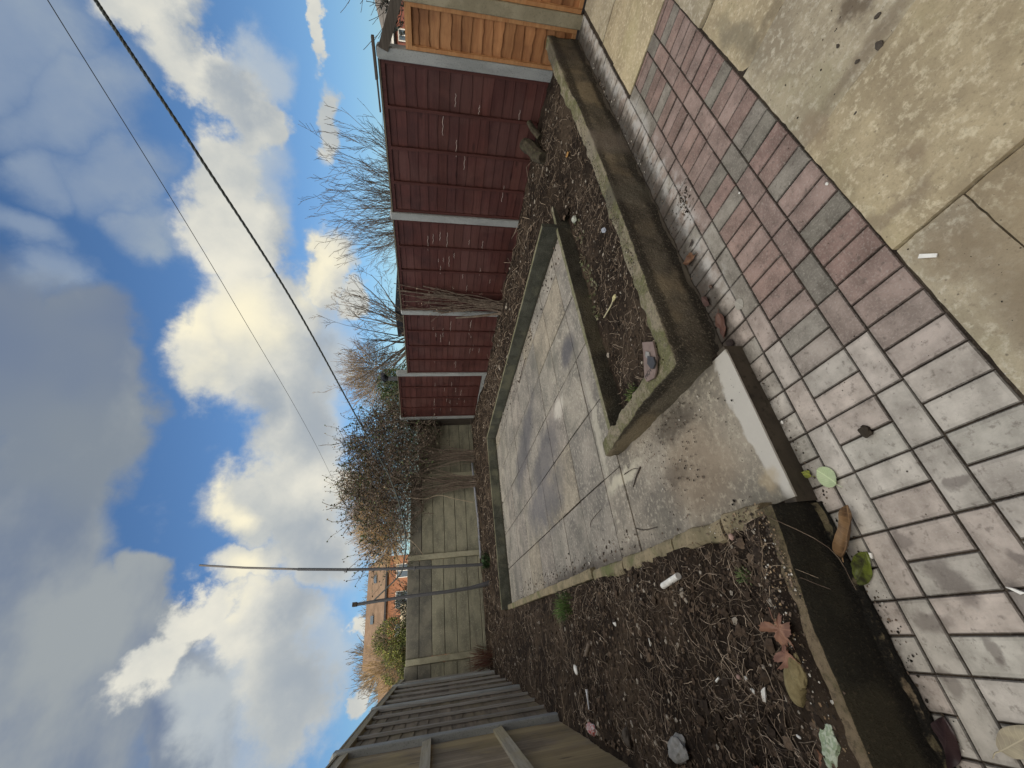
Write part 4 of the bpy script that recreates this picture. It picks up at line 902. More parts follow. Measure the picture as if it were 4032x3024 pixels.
# ================================================================== plants
def branch(mb, p, d, L, r0, lvl, rg, kids=5, spread=0.6, up=0.15, wob=0.18, seg=6, rmin=0.0022, tips=None, kl=0.6, sides=(6, 4, 3, 3), start=0.25):
    pts = [Vector(p)]; d = Vector(d).normalized(); rr = [r0]; dirs = [d.copy()]
    for k in range(seg):
        d = (d + Vector((rg.uniform(-1, 1), rg.uniform(-1, 1), rg.uniform(-1, 1)))*wob + Vector((0, 0, up*0.4))).normalized()
        pts.append(pts[-1]+d*L/seg); rr.append(max(rmin, r0*(1-0.75*(k+1)/seg))); dirs.append(d.copy())
    mb.tube(pts, rr, sides[min(3, 3-lvl)] if lvl <= 3 else 6, cap=False)
    if tips is not None and lvl <= 1: tips.extend([(pts[k], dirs[k]) for k in range(2, seg+1)])
    if lvl > 0:
        for c in range(kids):
            f = start+(1-start)*(c+rg.random())/kids; i = min(seg-1, int(f*seg)); q = pts[i].lerp(pts[i+1], f*seg-i)
            ax = Vector((rg.uniform(-1, 1), rg.uniform(-1, 1), rg.uniform(-1, 1))).cross(dirs[i]).normalized()
            nd = (dirs[i]*(1-spread*0.3)+ax*spread*rg.uniform(0.6, 1.2)+Vector((0, 0, up))).normalized()
            branch(mb, q, nd, L*kl*rg.uniform(0.7, 1.15)*(1-0.45*f), max(rmin, rr[i]*0.55), lvl-1, rg, kids, spread, up, wob, max(3, seg-1), rmin, tips, kl, sides, start)
    return pts
def leafquad(mb, p, d, s, rg, cols, w=0.55):
    d = Vector(d).normalized(); a = d.cross(Vector((rg.uniform(-1, 1), rg.uniform(-1, 1), rg.uniform(-1, 1))))
    if a.length < 1e-3: return
    a.normalize(); n = d.cross(a); mb.cur = rg.choice(cols) if cols else None; p = Vector(p)
    mb.mesh([p, p+d*s*0.5+a*s*w*0.5-n*s*0.06, p+d*s, p+d*s*0.5-a*s*w*0.5-n*s*0.06, ], [(0, 1, 2), (0, 2, 3)])
def vary(c, r, a=0.25): k = 1+r.uniform(-a, a); return tuple(x*k for x in c)
def palette(base, n, seed, a=0.3):
    r = random.Random(seed); return [vary(b2, r, a) for b2 in base for _ in range(n)]
GREENS = palette([(0.05, 0.075, 0.03), (0.085, 0.12, 0.045), (0.13, 0.155, 0.07)], 4, 1)
BROWNS = palette([(0.17, 0.13, 0.10), (0.24, 0.185, 0.135), (0.12, 0.09, 0.07)], 4, 2)
YELG = palette([(0.17, 0.20, 0.05), (0.12, 0.15, 0.045), (0.23, 0.24, 0.075)], 4, 3)
GOLD = palette([(0.24, 0.18, 0.10), (0.20, 0.155, 0.09), (0.28, 0.23, 0.14)], 4, 4)

# bare coppiced tree right behind the maroon fence
rg = random.Random(41)
t1 = thing('bare_tree', 'bare many-stemmed tree fanning up behind the third and second maroon bays', 'tree', (8.4, 5.9, 0))
tk = MB(); tk.tube([(8.4, 5.9, -0.1), (8.4, 5.9, 0.9)], [0.16, 0.12], 8); tk.build('trunk', M['barkpale'], t1)
cr = MB()
for k in range(80):
    a = rg.uniform(0, 2*math.pi); s = rg.uniform(0.05, 0.85)
    dy = -0.02+math.sin(a)*s*1.55; dx = math.cos(a)*s*0.6-0.1
    branch(cr, (8.4+rg.uniform(-.1, .1), 5.9+rg.uniform(-.2, .2), 0.75), (dx, dy, 1.0), rg.uniform(1.9, 3.0), 0.013, 2, rg, kids=5, spread=0.62, up=0.10, wob=0.13, seg=8, rmin=0.0032, kl=0.42, start=0.35)
cr.build('crown', M['barkpale'], t1)
# larger bare tree
t2 = thing('bare_tree', 'taller bare branching tree behind the fourth maroon bay under the cable', 'tree', (8.6, 10.7, 0))
tk = MB(); tp2 = branch(tk, (8.6, 11.3, -0.1), (-0.02, -0.14, 1), 2.6, 0.15, 0, rg, up=0.1, wob=0.05); tk.build('trunk', M['barkpale'], t2)
cr = MB(); e = tp2[-2]
for k in range(30):
    a = rg.uniform(0, 2*math.pi); dy = math.sin(a)*1.15-0.05; dx = math.cos(a)*0.5-0.1
    branch(cr, e+Vector((rg.uniform(-.1, .1), rg.uniform(-.25, .25), rg.uniform(-.7, 0.1))), (dx, dy, rg.uniform(0.45, 1.0)), rg.uniform(1.9, 3.3), 0.030, 3, rg, kids=4, spread=0.7, up=0.08, wob=0.15, seg=7, rmin=0.0038, kl=0.52, start=0.3)
cr.build('crown', M['barkpale'], t2)
# golden thicket and ivy behind the last bay
def crown_points(rg, c, r, n, shell=0.55):
    out = []
    for _ in range(n):
        while True:
            v = Vector((rg.uniform(-1, 1), rg.uniform(-1, 1), rg.uniform(-1, 1)))
            if 0.05 < v.length <= 1 and v.length > shell*rg.random(): break
        out.append((Vector(c)+Vector((v.x*r[0], v.y*r[1], v.z*r[2])), v.normalized()))
    return out
def bushy(name, label, cat, base, lobes, n_leaf, leaf, cols, twm, n_tw, twl, tr=0.03, group=None, leafname='foliage', seed=1, up=0.3, rmin=0.004, leafmat=None, twr=0.008, kids=3, gate=-0.28, altc=None):
    rg = random.Random(seed); o = thing(name, label, cat, base, group)
    lobes = [l for l in lobes]
    tw = MB(); b0 = Vector(base)
    for (c, r) in lobes:
        pth_ = [b0, b0.lerp(Vector(c), 0.5)+Vector((rg.uniform(-.1, .1), rg.uniform(-.1, .1), 0)), Vector(c)]
        tw.tube(pth_, [tr*1.6, tr, tr*0.6], 6)
    tw.build('trunk', twm, o)
    st = MB(); tot = sum(r[0]*r[1]*r[2] for c, r in lobes)
    fo = MB()
    for (c, r) in lobes:
        sh_ = r[0]*r[1]*r[2]/tot
        for (p, nrm) in crown_points(rg, c, r, int(n_tw*sh_), 0.9):
            q = Vector(c).lerp(p, 0.55); d = (nrm+Vector((0, 0, up))).normalized(); branch(st, q, d, twl*rg.uniform(0.6, 1.2), twr, 1, rg, kids=kids, spread=0.6, up=up*0.5, wob=0.15, seg=4, rmin=rmin, kl=0.6)
        for (p, nrm) in crown_points(rg, c, r, int(n_leaf*sh_)):
            q_ = fbm(p.x*1.7/r[0], p.y*1.7/r[1], p.z*1.7/r[2], 3)
            if q_ < gate: continue
            if altc and q_ < gate+0.32 and rg.random() < 0.8: leafquad(fo, p, nrm+Vector((rg.uniform(-1, 1), rg.uniform(-1, 1), rg.uniform(-1, 1))), leaf*rg.uniform(0.6, 1.3), rg, altc); continue
            leafquad(fo, p, nrm+Vector((rg.uniform(-1, 1), rg.uniform(-1, 1), rg.uniform(-1, 1))), leaf*rg.uniform(0.6, 1.3), rg, cols)
    if n_tw: st.build('branches', twm, o, fix=False)
    if n_leaf: fo.build(leafname, leafmat or M['tint'], o, fix=False)
    return o
bushy('thicket', 'olive-brown twiggy thicket behind the last maroon bay', 'shrub', (8.6, 13.2, 0), [((8.6, 12.8, 3.6), (0.8, 1.2, 1.0)), ((8.8, 14.2, 3.7), (0.8, 1.3, 1.0)), ((8.8, 15.2, 2.9), (0.7, 1.0, 0.8))], 6000, 0.05, palette([(0.20, 0.17, 0.08), (0.26, 0.20, 0.10), (0.15, 0.14, 0.06)], 4, 8), M['bark'], 700, 0.7, seed=5, rmin=0.004)
bushy('ivy_bush', 'dark green ivy bush directly above the last maroon panel', 'shrub', (7.4, 12.4, 0), [((7.4, 12.1, 2.75), (0.5, 0.8, 0.55)), ((7.5, 13.0, 2.75), (0.5, 0.7, 0.5)), ((7.2, 11.6, 2.3), (0.4, 0.9, 0.45))], 5200, 0.075, GREENS, M['barkdark'], 60, 0.4, seed=6)
bushy('ivy_bush', 'black leafy bush above the orange fence at the picture edge', 'shrub', (7.2, 2.0, 0), [((7.2, 1.95, 1.85), (0.5, 0.42, 0.28)), ((7.2, 1.4, 2.1), (0.5, 0.5, 0.5))], 2200, 0.06, palette([(0.02, 0.025, 0.02), (0.04, 0.045, 0.035)], 3, 9), M['barkdark'], 60, 0.45, seed=7)
bushy('shrub', 'dark twigs with small leaves hanging in at the upper right above the sloping rail', 'shrub', (9.2, 1.9, 0), [((9.2, 1.9, 2.3), (0.5, 0.45, 0.4))], 260, 0.06, GREENS, M['barkdark'], 90, 0.75, seed=17)

# big climber heaped over the right half of the end fence
rg = random.Random(77)
cl = thing('climbing_shrub', 'big tangled climber heaped over the concrete fence with small dark leaves', 'shrub', (3.6, 10.3, 0.4))
stm = MB(); tw = MB(); lv = MB(); lb = MB()
def in_clump(x, z):
    top = 3.55 if x > 3.3 else 3.55-(3.3-x)*0.42
    if x > 4.6: top = 3.5-(x-4.6)*0.55
    top += 0.42*fbm(x*2.6, 3.3, 0, 3)
    bot = 1.95 - max(0, x-3.0)*0.35 if x > 2.4 else 2.05
    return bot < z < top, top, bot
for (bx_, by_, tgt, n) in ((4.02, 10.22, (4.2, 10.35, 2.2), 44), (3.36, 10.28, (3.35, 10.4, 2.15), 50)):
    for _ in range(n):
        x0 = bx_+rg.uniform(-.16, .16); x1 = tgt[0]+rg.gauss(0, 0.38); z1 = tgt[2]+rg.uniform(-.3, .35)
        pts = spline([(x0, by_+rg.uniform(-.08, .06), 0.32), (x0*0.75+x1*0.25+rg.uniform(-.06, .06), by_+rg.uniform(-.08, .05), 1.0), (x0*0.4+x1*0.6, by_+rg.uniform(-.08, .08), 1.6), (x1, tgt[1]-rg.uniform(0.0, 0.15), z1), (x1+rg.uniform(-.5, .5), tgt[1]+rg.uniform(-.1, .3), z1+rg.uniform(.2, .7))], 4)
        r0 = rg.choice((0.006, 0.008, 0.010, 0.014)); stm.tube(pts, [r0*(1-0.6*i/len(pts)) for i in range(len(pts))], 4, cap=False)
for _ in range(8):   # leaning stems off to the left
    x0 = 3.0+rg.uniform(-.1, .1); pts = spline([(3.1, 10.38, 1.9+rg.uniform(-.2, .1)), (x0-.2, 10.36, 1.75), (2.7+rg.uniform(-.2, .2), 10.35, 2.0), (2.45+rg.uniform(-.3, .3), 10.4, 2.25)], 5); stm.tube(pts, 0.007, 4, cap=False)
n = 0
while n < 3000:
    x = rg.uniform(1.5, 5.7); z = rg.uniform(1.3, 3.75); ok, top, bot = in_clump(x, z)
    if not ok: continue
    if x < 3.1 and rg.random() < 0.3+0.45*(3.1-x)/1.6: continue
    n += 1; y = 10.3+rg.uniform(-0.35, 0.75)*(0.5+0.5*min(1, (top-z)))
    d = Vector((rg.uniform(-1, 1), rg.uniform(-.7, .7), rg.uniform(-.5, 1.0))).normalized(); L = rg.uniform(0.25, 0.75); pts = [Vector((x, y, z))]
    for k in range(5): d = (d+Vector((rg.uniform(-1, 1), rg.uniform(-.7, .7), rg.uniform(-1, .8)))*0.28).normalized(); pts.append(pts[-1]+d*L/5)
    tw.tube(pts, [rg.choice((0.003, 0.0045, 0.007))]*6, 3, cap=False)
    for k in range(1, 6):
        hz = (top-z)
        if rg.random() < (0.8 if hz < 0.5 else 0.35): leafquad(lv, pts[k], d+Vector((rg.uniform(-1, 1), rg.uniform(-1, 1), rg.uniform(-1, 1))), rg.uniform(0.03, 0.06), rg, GREENS, 0.7)
        if rg.random() < 0.95: leafquad(lb, pts[k]+Vector((rg.uniform(-.06, .06), rg.uniform(-.06, .06), rg.uniform(-.06, .06))), (rg.uniform(-1, 1), rg.uniform(-1, 1), rg.uniform(-1, 1)), rg.uniform(0.03, 0.06), rg, BROWNS, 0.7)
for (x, z, L) in ((5.2, 3.5, .5), (4.75, 3.5, .55), (4.3, 3.45, .55), (4.05, 3.5, .5), (3.8, 3.4, .5), (3.1, 3.3, .6), (2.6, 3.0, .5), (2.3, 2.9, .5), (1.95, 2.8, .45), (5.5, 3.3, .5), (4.5, 3.5, .4), (3.5, 3.3, .45)):
    tips = []
    branch(tw, (x, 10.4, z-0.25), (rg.uniform(-.5, .5), -0.1, 1), L, 0.007, 1, rg, kids=4, spread=0.6, up=0.1, wob=0.15, seg=5, rmin=0.003, tips=tips, kl=0.5)
    for p, d in tips: 
        for _ in range(2): leafquad(lv, p, d+Vector((rg.uniform(-1, 1), rg.uniform(-1, 1), rg.uniform(-1, 1))), rg.uniform(0.04, 0.07), rg, GREENS, 0.7)
for _ in range(150):
    x = rg.uniform(3.75, 5.0); z = rg.uniform(1.5, 3.0); leafquad(lv, (x, 10.3-rg.random()*0.15, z), (rg.uniform(-1, 1), -1, rg.uniform(-1, .3)), rg.uniform(.05, .08), rg, GREENS, 0.8)
stm.build('stems', M['bark'], cl, fix=False); tw.build('twigs', M['bark'], cl, fix=False); lv.build('leaves', M['tint'], cl, fix=False); lb.build('dead_leaves', M['tint'], cl, fix=False)
for (pts) in (((3.2, 10.3, 2.35), (3.05, 10.25, 2.1), (2.98, 10.25, 1.7), (3.05, 10.24, 1.35), (2.9, 10.2, 0.9), (2.8, 10.2, 0.5)), ((3.6, 10.2, 2.3), (3.65, 10.2, 2.0), (3.55, 10.18, 1.85)), ((2.1, 10.3, 2.1), (1.9, 10.25, 1.9), (1.7, 10.25, 1.75))):
    m = MB(); m.tube(spline(pts, 5), 0.010, 5); m.build('bare_cane', plain('pale_cane', (0.34, 0.28, 0.2), 0.8), cl)

# climber stems against the maroon fence
rg = random.Random(19)
c2 = thing('climber_stems', 'cut bare climber stems standing against the maroon fence by the third post', 'climber', (4.95, 5.35, 0.25))
m = MB()
for _ in range(34):
    y0 = 5.45+rg.uniform(-.18, .1); y1 = 5.25+rg.uniform(-.25, .5); zt = rg.uniform(1.2, 2.15); L = []
    pts = spline([(4.95+rg.uniform(-.08, .08), y0, 0.2), (5.0, (y0*2+y1)/3+rg.uniform(-.05, .05), zt*0.4), (5.03, (y0+2*y1)/3+rg.uniform(-.06, .06), zt*0.7), (5.05+rg.uniform(-.02, .02), y1, zt)], 4)
    m.tube(pts, rg.choice((0.004, 0.006, 0.009)), 4, cap=False)
    if rg.random() < 0.6: branch(m, pts[rg.randint(4, 10)], (-.2, rg.uniform(-1, 1), 0.8), 0.35, 0.003, 1, rg, kids=2, seg=4)
pts = spline([(4.9, 5.5, 0.2), (4.93, 5.62, 0.6), (4.98, 5.75, 1.05)], 5); m.tube(pts, [0.03, 0.028, 0.026, 0.025, 0.024, 0.022, 0.021, 0.02, 0.018, 0.016, 0.014], 7)
m.build('stems', M['bark'], c2, fix=False)
m = MB(); [leafquad(m, (5.03-rg.random()*.05, rg.uniform(5.0, 5.7), rg.uniform(.6, 2.2)), (rg.uniform(-1, 1), rg.uniform(-1, 1), rg.uniform(-1, 1)), .03, rg, BROWNS, .7) for _ in range(90)]; m.build('dead_leaves', M['tint'], c2, fix=False)

bushy('hedge', 'dense brown-green hedge filling in behind the big climber at the far right corner', 'hedge', (5.0, 12.2, 0), [((5.6, 12.2, 2.4), (0.7, 0.5, 1.1)), ((4.6, 12.3, 2.3), (0.7, 0.5, 1.1)), ((6.5, 12.4, 2.2), (0.7, 0.5, 1.0))], 9000, 0.055, palette([(0.11, 0.10, 0.055), (0.08, 0.09, 0.04), (0.16, 0.125, 0.08)], 4, 61), M['bark'], 260, 0.6, seed=62)
# trees and bushes farther off
bushy('evergreen_bush', 'sunlit yellow-green bush just beyond the left end of the concrete fence', 'bush', (-0.25, 16.2, 0), [((0.15, 16, 2.7), (0.62, 0.6, 0.78)), ((-0.45, 16.2, 2.45), (0.75, 0.6, 0.85)), ((-0.9, 16.4, 2.1), (0.5, 0.5, 0.6)), ((0.45, 16.1, 2.0), (0.35, 0.5, 0.6))], 26000, 0.06, YELG, M['bark'], 300, 0.5, seed=11, gate=-0.16, altc=palette([(0.07, 0.09, 0.035), (0.11, 0.12, 0.05)], 4, 71))
bushy('evergreen_bush', 'dull grey-green ivy clump between the poles behind the concrete fence', 'bush', (1.3, 13.5, 0), [((1.0, 13.5, 2.15), (0.45, 0.4, 0.45)), ((0.75, 13.6, 2.1), (0.3, 0.4, 0.3))], 2600, 0.05, palette([(0.05, 0.07, 0.04), (0.10, 0.12, 0.07), (0.15, 0.13, 0.09)], 4, 31), M['barkdark'], 140, 0.4, seed=12)
bushy('bare_tree', 'pale orange twiggy sapling beside the yellow-green bush', 'tree', (-1.2, 17.5, 0), [((-1.1, 17.5, 2.6), (0.4, 0.4, 0.6)), ((-0.6, 17.3, 3.0), (0.35, 0.4, 0.7))], 1200, 0.05, GOLD, M['barkgold'], 330, 0.75, seed=13, rmin=0.004)
bushy('autumn_tree', 'golden twiggy tree crown behind the climber', 'tree', (6.9, 22, 0), [((7.3, 22, 4.8), (0.75, 0.9, 0.95)), ((6.8, 22.4, 4.0), (0.7, 0.9, 0.8))], 1500, 0.05, GOLD, M['barkgold'], 600, 1.1, seed=14, rmin=0.005, twr=0.010, group=None)
bushy('autumn_tree', 'pale tan bare hedge tree behind the climber, left of the golden one', 'tree', (5.2, 22, 0), [((5.4, 22, 4.1), (0.9, 0.8, 1.0)), ((4.5, 22, 3.7), (0.7, 0.8, 0.8))], 900, 0.06, palette([(0.34, 0.25, 0.14), (0.28, 0.2, 0.12)], 4, 33), M['barkgold'], 900, 1.1, seed=15, rmin=0.006, twr=0.011)
bushy('bare_tree', 'distant grey bare treetops to the right of the short pole', 'tree', (5.6, 62, 0), [((4.6, 62, 8.2), (1.2, 1, 1.7)), ((6.8, 62, 8.0), (1.4, 1, 1.8)), ((3.2, 62, 8.3), (0.9, 1, 1.5))], 0, 0.1, None, M['barkfar'], 330, 1.7, seed=16, rmin=0.02, twr=0.04, tr=0.12)
bushy('bare_tree', 'distant dark bare tree above the left end of the long roof', 'tree', (-1.8, 62, 0), [((-1.0, 62, 9.2), (1.6, 1, 1.9)), ((-3.0, 62, 8.6), (1.6, 1, 1.8)), ((-4.6, 62, 7.5), (1.0, 1, 1.3))], 0, 0.1, None, M['barkfar'], 260, 1.8, seed=18, rmin=0.022, twr=0.05, tr=0.14)

# ================================================================== litter on the beds (uncountable)
rg = random.Random(99)
ROOTC = palette([(0.23, 0.18, 0.135), (0.40, 0.32, 0.24), (0.12, 0.09, 0.07), (0.16, 0.12, 0.085)], 4, 21)
def inbed(which):
    if which == 'L': y = 1.53+(4.4-1.53)*rg.random()**1.3; return rg.uniform(-0.83, 0.24), y
    if which == 'L2': return rg.uniform(-0.82, 0.25), rg.uniform(4.0, 9.5)
    if which == 'F': return rg.uniform(1.16, 4.9), rg.uniform(1.63, 2.58)
    if which == 'R': return rg.uniform(3.68, 5.0), rg.uniform(2.4, 8.2)
    return rg.uniform(-0.8, 5.0), rg.uniform(8.2, 10.3)
rt = MB()
for which, n, l0, l1, r0 in (('L', 3300, 0.03, 0.24, 0.0015), ('L2', 1500, 0.06, 0.30, 0.002), ('F', 2400, 0.03, 0.17, 0.0017), ('R', 1300, 0.05, 0.24, 0.0024), ('B', 900, 0.06, 0.3, 0.003)):
    for _ in range(n):
        x, y = inbed(which)
        if fbm(x*2.3, y*2.3, 40, 3) < rg.uniform(-.55, .35): continue
        a = rg.gauss(1.2, 1.0) if which[0] == 'L' else rg.uniform(0, 6.28); L = l0+(l1-l0)*rg.random()**2; rt.cur = rg.choice(ROOTC)
        k = 5; pts = []; hz = rg.uniform(0.0, 0.012); w1 = rg.uniform(-.35, .35)
        for i in range(k+1):
            a += w1*0.6+rg.uniform(-.45, .45); x += math.cos(a)*L/k; y += math.sin(a)*L/k
            if which[0] == 'L' and x > 0.27: x = 0.27
            pts.append((x, y, soil_z(x, y)+0.002+hz*math.sin(math.pi*i/k)*rg.uniform(.3, 2)))
        if any(p[1] < 1.50 for p in pts) and which != 'L': continue
        rt.tube(pts, [r0*rg.uniform(.45, 1.15)]*(k+1), 3, cap=False)
tag(rt.build('dead_roots', M['tintsoft'], fix=False), kind='stuff')
def lump(mb, c, s, rg, col_=None, flat=0.6, n=1):
    mb.cur = col_; a = rg.uniform(0, 3.14)
    vs = []
    for (x, y, z) in ((1, 0, 0), (0, 1, 0), (-1, 0, 0), (0, -1, 0), (0, 0, 1), (0, 0, -1), (.7, .7, .45), (-.7, .6, .45), (.6, -.7, .45), (-.6, -.7, .4)):
        k = rg.uniform(0.7, 1.25)*s; X = x*math.cos(a)-y*math.sin(a); Y = x*math.sin(a)+y*math.cos(a); vs.append((c[0]+X*k, c[1]+Y*k, c[2]+z*k*flat))
    mb.mesh(vs, [(0, 6, 4), (6, 1, 4), (1, 7, 4), (7, 2, 4), (2, 9, 4), (9, 3, 4), (3, 8, 4), (8, 0, 4), (0, 1, 6), (1, 2, 7), (2, 3, 9), (3, 0, 8), (0, 5, 1), (1, 5, 2), (2, 5, 3), (3, 5, 0)])
CR = palette([(0.05, 0.036, 0.026), (0.075, 0.053, 0.038), (0.035, 0.026, 0.02), (0.11, 0.08, 0.057)], 5, 22)+palette([(0.26, 0.23, 0.19)], 1, 23)
cm = MB()
for which, n, s0, s1 in (('L', 170, 0.014, 0.032), ('F', 90, 0.012, 0.028), ('R', 120, 0.02, 0.05), ('L', 6500, 0.003, 0.016), ('L2', 1800, 0.006, 0.022), ('F', 3600, 0.004, 0.016), ('R', 2400, 0.006, 0.024), ('B', 1200, 0.01, 0.03)):
    for _ in range(n):
        x, y = inbed(which); s = s0+(s1-s0)*rg.random()**2.5; lump(cm, (x, y, soil_z(x, y)+s*0.25), s, rg, rg.choice(CR))
tag(cm.build('soil_crumbs', M['tintsoft'], fix=False), kind='stuff')
gr = MB(); GRC = palette([(0.05, 0.04, 0.032), (0.03, 0.025, 0.02), (0.09, 0.07, 0.05), (0.16, 0.12, 0.09)], 4, 24)+[(0.55, 0.52, 0.46)]
def sprinkle(n, cx, cy, sx, sy, z, s0, s1, clip=None):
    k = 0
    while k < n:
        x, y = rg.gauss(cx, sx), rg.gauss(cy, sy)
        k += 1
        if clip and not (clip[0] < x < clip[1] and clip[2] < y < clip[3]): continue
        s = s0+(s1-s0)*rg.random()**3; lump(gr, (x, y, z(x, y) if callable(z) else z), s, rg, rg.choice(GRC), 0.5)
zp = lambda x, y: zpath(y)+0.002
P0 = (0.34, 1.0, 1.41, 2.72)
sprinkle(420, 0.92, 2.0, 0.08, 0.30, zp, 0.0015, 0.006, P0); sprinkle(160, 0.66, 2.05, 0.10, 0.14, zp, 0.0015, 0.007, P0); sprinkle(320, 0.65, 2.1, 0.35, 0.6, zp, 0.001, 0.004, P0)
sprinkle(260, 0.40, 3.0, 0.07, 1.1, zp, 0.002, 0.010, (0.36, 0.6, 1.5, 8)); sprinkle(420, 0.42, 5.2, 0.09, 1.7, zp, 0.004, 0.016, (0.37, 0.8, 2.5, 8)); sprinkle(380, 3.5, 5.0, 0.10, 1.6, zp, 0.004, 0.018, (3.1, 3.595, 2.8, 8.1)); sprinkle(150, 2.0, 4.5, 0.9, 1.5, zp, 0.002, 0.008, (0.5, 3.5, 2.8, 8))
sprinkle(260, 2.5, 8.03, 1.0, 0.05, zp, 0.004, 0.014, (0.4, 3.5, 7.9, 8.09))
zf = 0.001
sprinkle(700, 2.6, 1.46, 1.1, 0.03, zf, 0.0015, 0.007, (1.1, 5.0, 1.25, 1.50)); sprinkle(170, 2.06, 1.29, 0.06, 0.04, zf, 0.002, 0.009); sprinkle(200, 3.98, 1.50, 0.14, 0.03, zf, 0.003, 0.012, (3.5, 4.4, 1.3, 1.50)); sprinkle(300, -0.1, 1.37, 0.4, 0.03, zf, 0.0015, 0.006, (-0.9, 0.33, 1.2, 1.39)); sprinkle(140, 0.55, 1.37, 0.25, 0.015, zf, 0.001, 0.005)
sprinkle(160, 1.55, 0.25, 0.25, 0.16, 0.008, 0.001, 0.006, (0.9, 2.1, 0, 0.66)); sprinkle(260, 0.9, 1.0, 0.9, 0.25, zf, 0.0008, 0.003, (-.3, 3, 0.7, 1.45)); sprinkle(90, 0.6, 0.5, 0.3, 0.1, 0.004, 0.001, 0.003, (0.2, 0.9, 0.1, 0.68))
wt = lambda x, y: 0.296
sprinkle(420, 1.085, 1.9, 0.03, 0.4, lambda x, y: 0.298-max(0, y-1.9)*.1, 0.002, 0.007, (1.04, 1.13, 1.5, 2.7)); sprinkle(900, 2.0, 1.556, 0.9, 0.025, wt, 0.002, 0.006, (1.04, 4.5, 1.52, 1.60)); GRC += [(0.28, 0.20, 0.12), (0.34, 0.26, 0.17), (0.22, 0.15, 0.09)]
sprinkle(700, -0.05, 1.425, 0.3, 0.012, 0.243, 0.002, 0.006, (-0.7, 0.28, 1.40, 1.455)); sprinkle(1500, 0.05, 1.53, 0.25, 0.06, lambda x, y: soil_z(x, y)+.002, 0.002, 0.007, (-0.8, 0.25, 1.44, 1.75)); sprinkle(300, 0.29, 1.65, 0.04, 0.15, .18, 0.002, 0.006, (0.24, 0.33, 1.45, 2.1))
tag(gr.build('loose_grit', M['tintsoft'], fix=False), kind='stuff')

# fallen sticks on the path
def stick(pts, r, label, name='stick', mat='barkdark'):
    m = MB(); P_ = spline(pts, 4); m.tube(P_, [r*(1-0.5*i/len(P_)) for i in range(len(P_))], 5); tag(m.build(name, M[mat]), label, 'stick')
stick([(0.835, 2.45, .118), (0.80, 2.53, .121), (0.751, 2.618, .119)], .006, 'short black stick on the step path near the planter corner')
stick([(0.755, 3.20, .135), (0.74, 3.36, .142), (0.71, 3.5, .145), (0.66, 3.52, .142)], .005, 'crooked black twig on the path left of centre')
stick([(0.87, 2.7, .122), (0.86, 2.56, .122), (0.83, 2.47, .120)], .003, 'thin straight twig beside the short black stick')
stick([(0.50, 2.75, .12), (0.46, 2.62, .125), (0.44, 2.45, .122)], .004, 'dark twig near the left kerb halfway along the concrete')
stick([(3.28, 5.3, .15), (3.3, 5.0, .16), (3.35, 4.75, .15)], .007, 'black twig by the tall kerb')
stick([(0.27, 1.43, .235), (0.12, 1.33, .12), (-0.02, 1.36, .06)], .0016, 'fine pale root trailing over the black wall', 'root_strand', 'leafbrown')

# ------------------------------------------------------------------ single leaves
def leaf(name, label, c, ang, L, W, colr, col2=None, curl=0.15, fold=0.1, lobes=0, z=None, tiltx=0.0, prof=None, seed=0, rough=0.6, ser=0.0, stem=0.25, vein=True, cat='leaf', wave=0.06):
    m, t, b, pos = newmat(name+'_skin'); tcn = t.new('ShaderNodeTexCoord').outputs['Object']
    sp = t.new('ShaderNodeSeparateXYZ'); t.put(sp.inputs[0], tcn)
    n = t.noise(tcn, 1.4/max(L, .03)*2, 5, 0.6); cc = t.mix(t.mapr(n, 0.35, 0.65), colr, col2 or tuple(x*0.7 for x in colr))
    if vein:
        ay = t.math('ABSOLUTE', sp.outputs[1]); rib = t.mapr(ay, W*0.035, W*0.01)
        side = t.math('PINGPONG', t.math('ADD', t.math('MULTIPLY', sp.outputs[0], 1.0), t.math('MULTIPLY', ay, -0.8)), L*0.055); sv_ = t.mapr(side, L*0.006, L*0.001)
        cc = t.mix(t.math('MULTIPLY', t.math('MAXIMUM', rib, sv_), 0.45), cc, tuple(min(1, x*1.6) for x in colr)); bump(t, b, t.math('MAXIMUM', rib, sv_), 0.4, 0.001)
    setup(b, t, cc, rough, 0.4)
    prof = prof or (lambda u: math.sin(math.pi*min(1, u**0.8))**0.75)
    r = random.Random(seed); NS, NC = 22, 8; mb = MB(); vs = []; fs = []
    for i in range(NS+1):
        u = i/NS; w_ = W/2*prof(u)
        if lobes: w_ *= 0.62+0.38*abs(math.sin(u*math.pi*lobes+0.4))
        if ser and 0 < i < NS: w_ *= 1-ser*(i % 2)
        for j in range(NC+1):
            v = j/NC*2-1; y = v*w_; x = u*L - (abs(v)**1.5)*L*0.05*(1 if lobes else 0)
            zz = curl*L*((u-0.5)**2*2)+fold*abs(v)*w_*2+wave*L*nz(u*3+seed, v*1.6, seed)*(0.3+abs(v))
            vs.append((x-L/2, y, zz))
    for i in range(NS):
        for j in range(NC): a = i*(NC+1)+j; fs.append((a, a+1, a+NC+2, a+NC+1))
    b0 = len(vs); vs += [(x, y, zz-0.0009) for x, y, zz in vs[:b0]]; fs += [tuple(b0+k for k in f[::-1]) for f in fs]
    mb.mesh(vs, fs); mz = min(v_[2] for v_ in vs)
    o = mb.build(name, m, smooth=True, fix=False); o.location = (c[0], c[1], c[2]-mz*math.cos(tiltx)+0.001); o.rotation_euler = (tiltx, 0, ang)
    if stem:
        s_ = MB(); s_.tube(spline([(-L/2, 0, vs[NC//2][2]), (-L*(0.5+stem*0.5), 0.01*L, vs[NC//2][2]*0.5+.001), (-L*(0.5+stem), -0.03*L, 0.002)], 3), L*0.012, 4); so_ = s_.build('leaf_stalk', m); so_.parent = o
    return tag(o, label, cat)
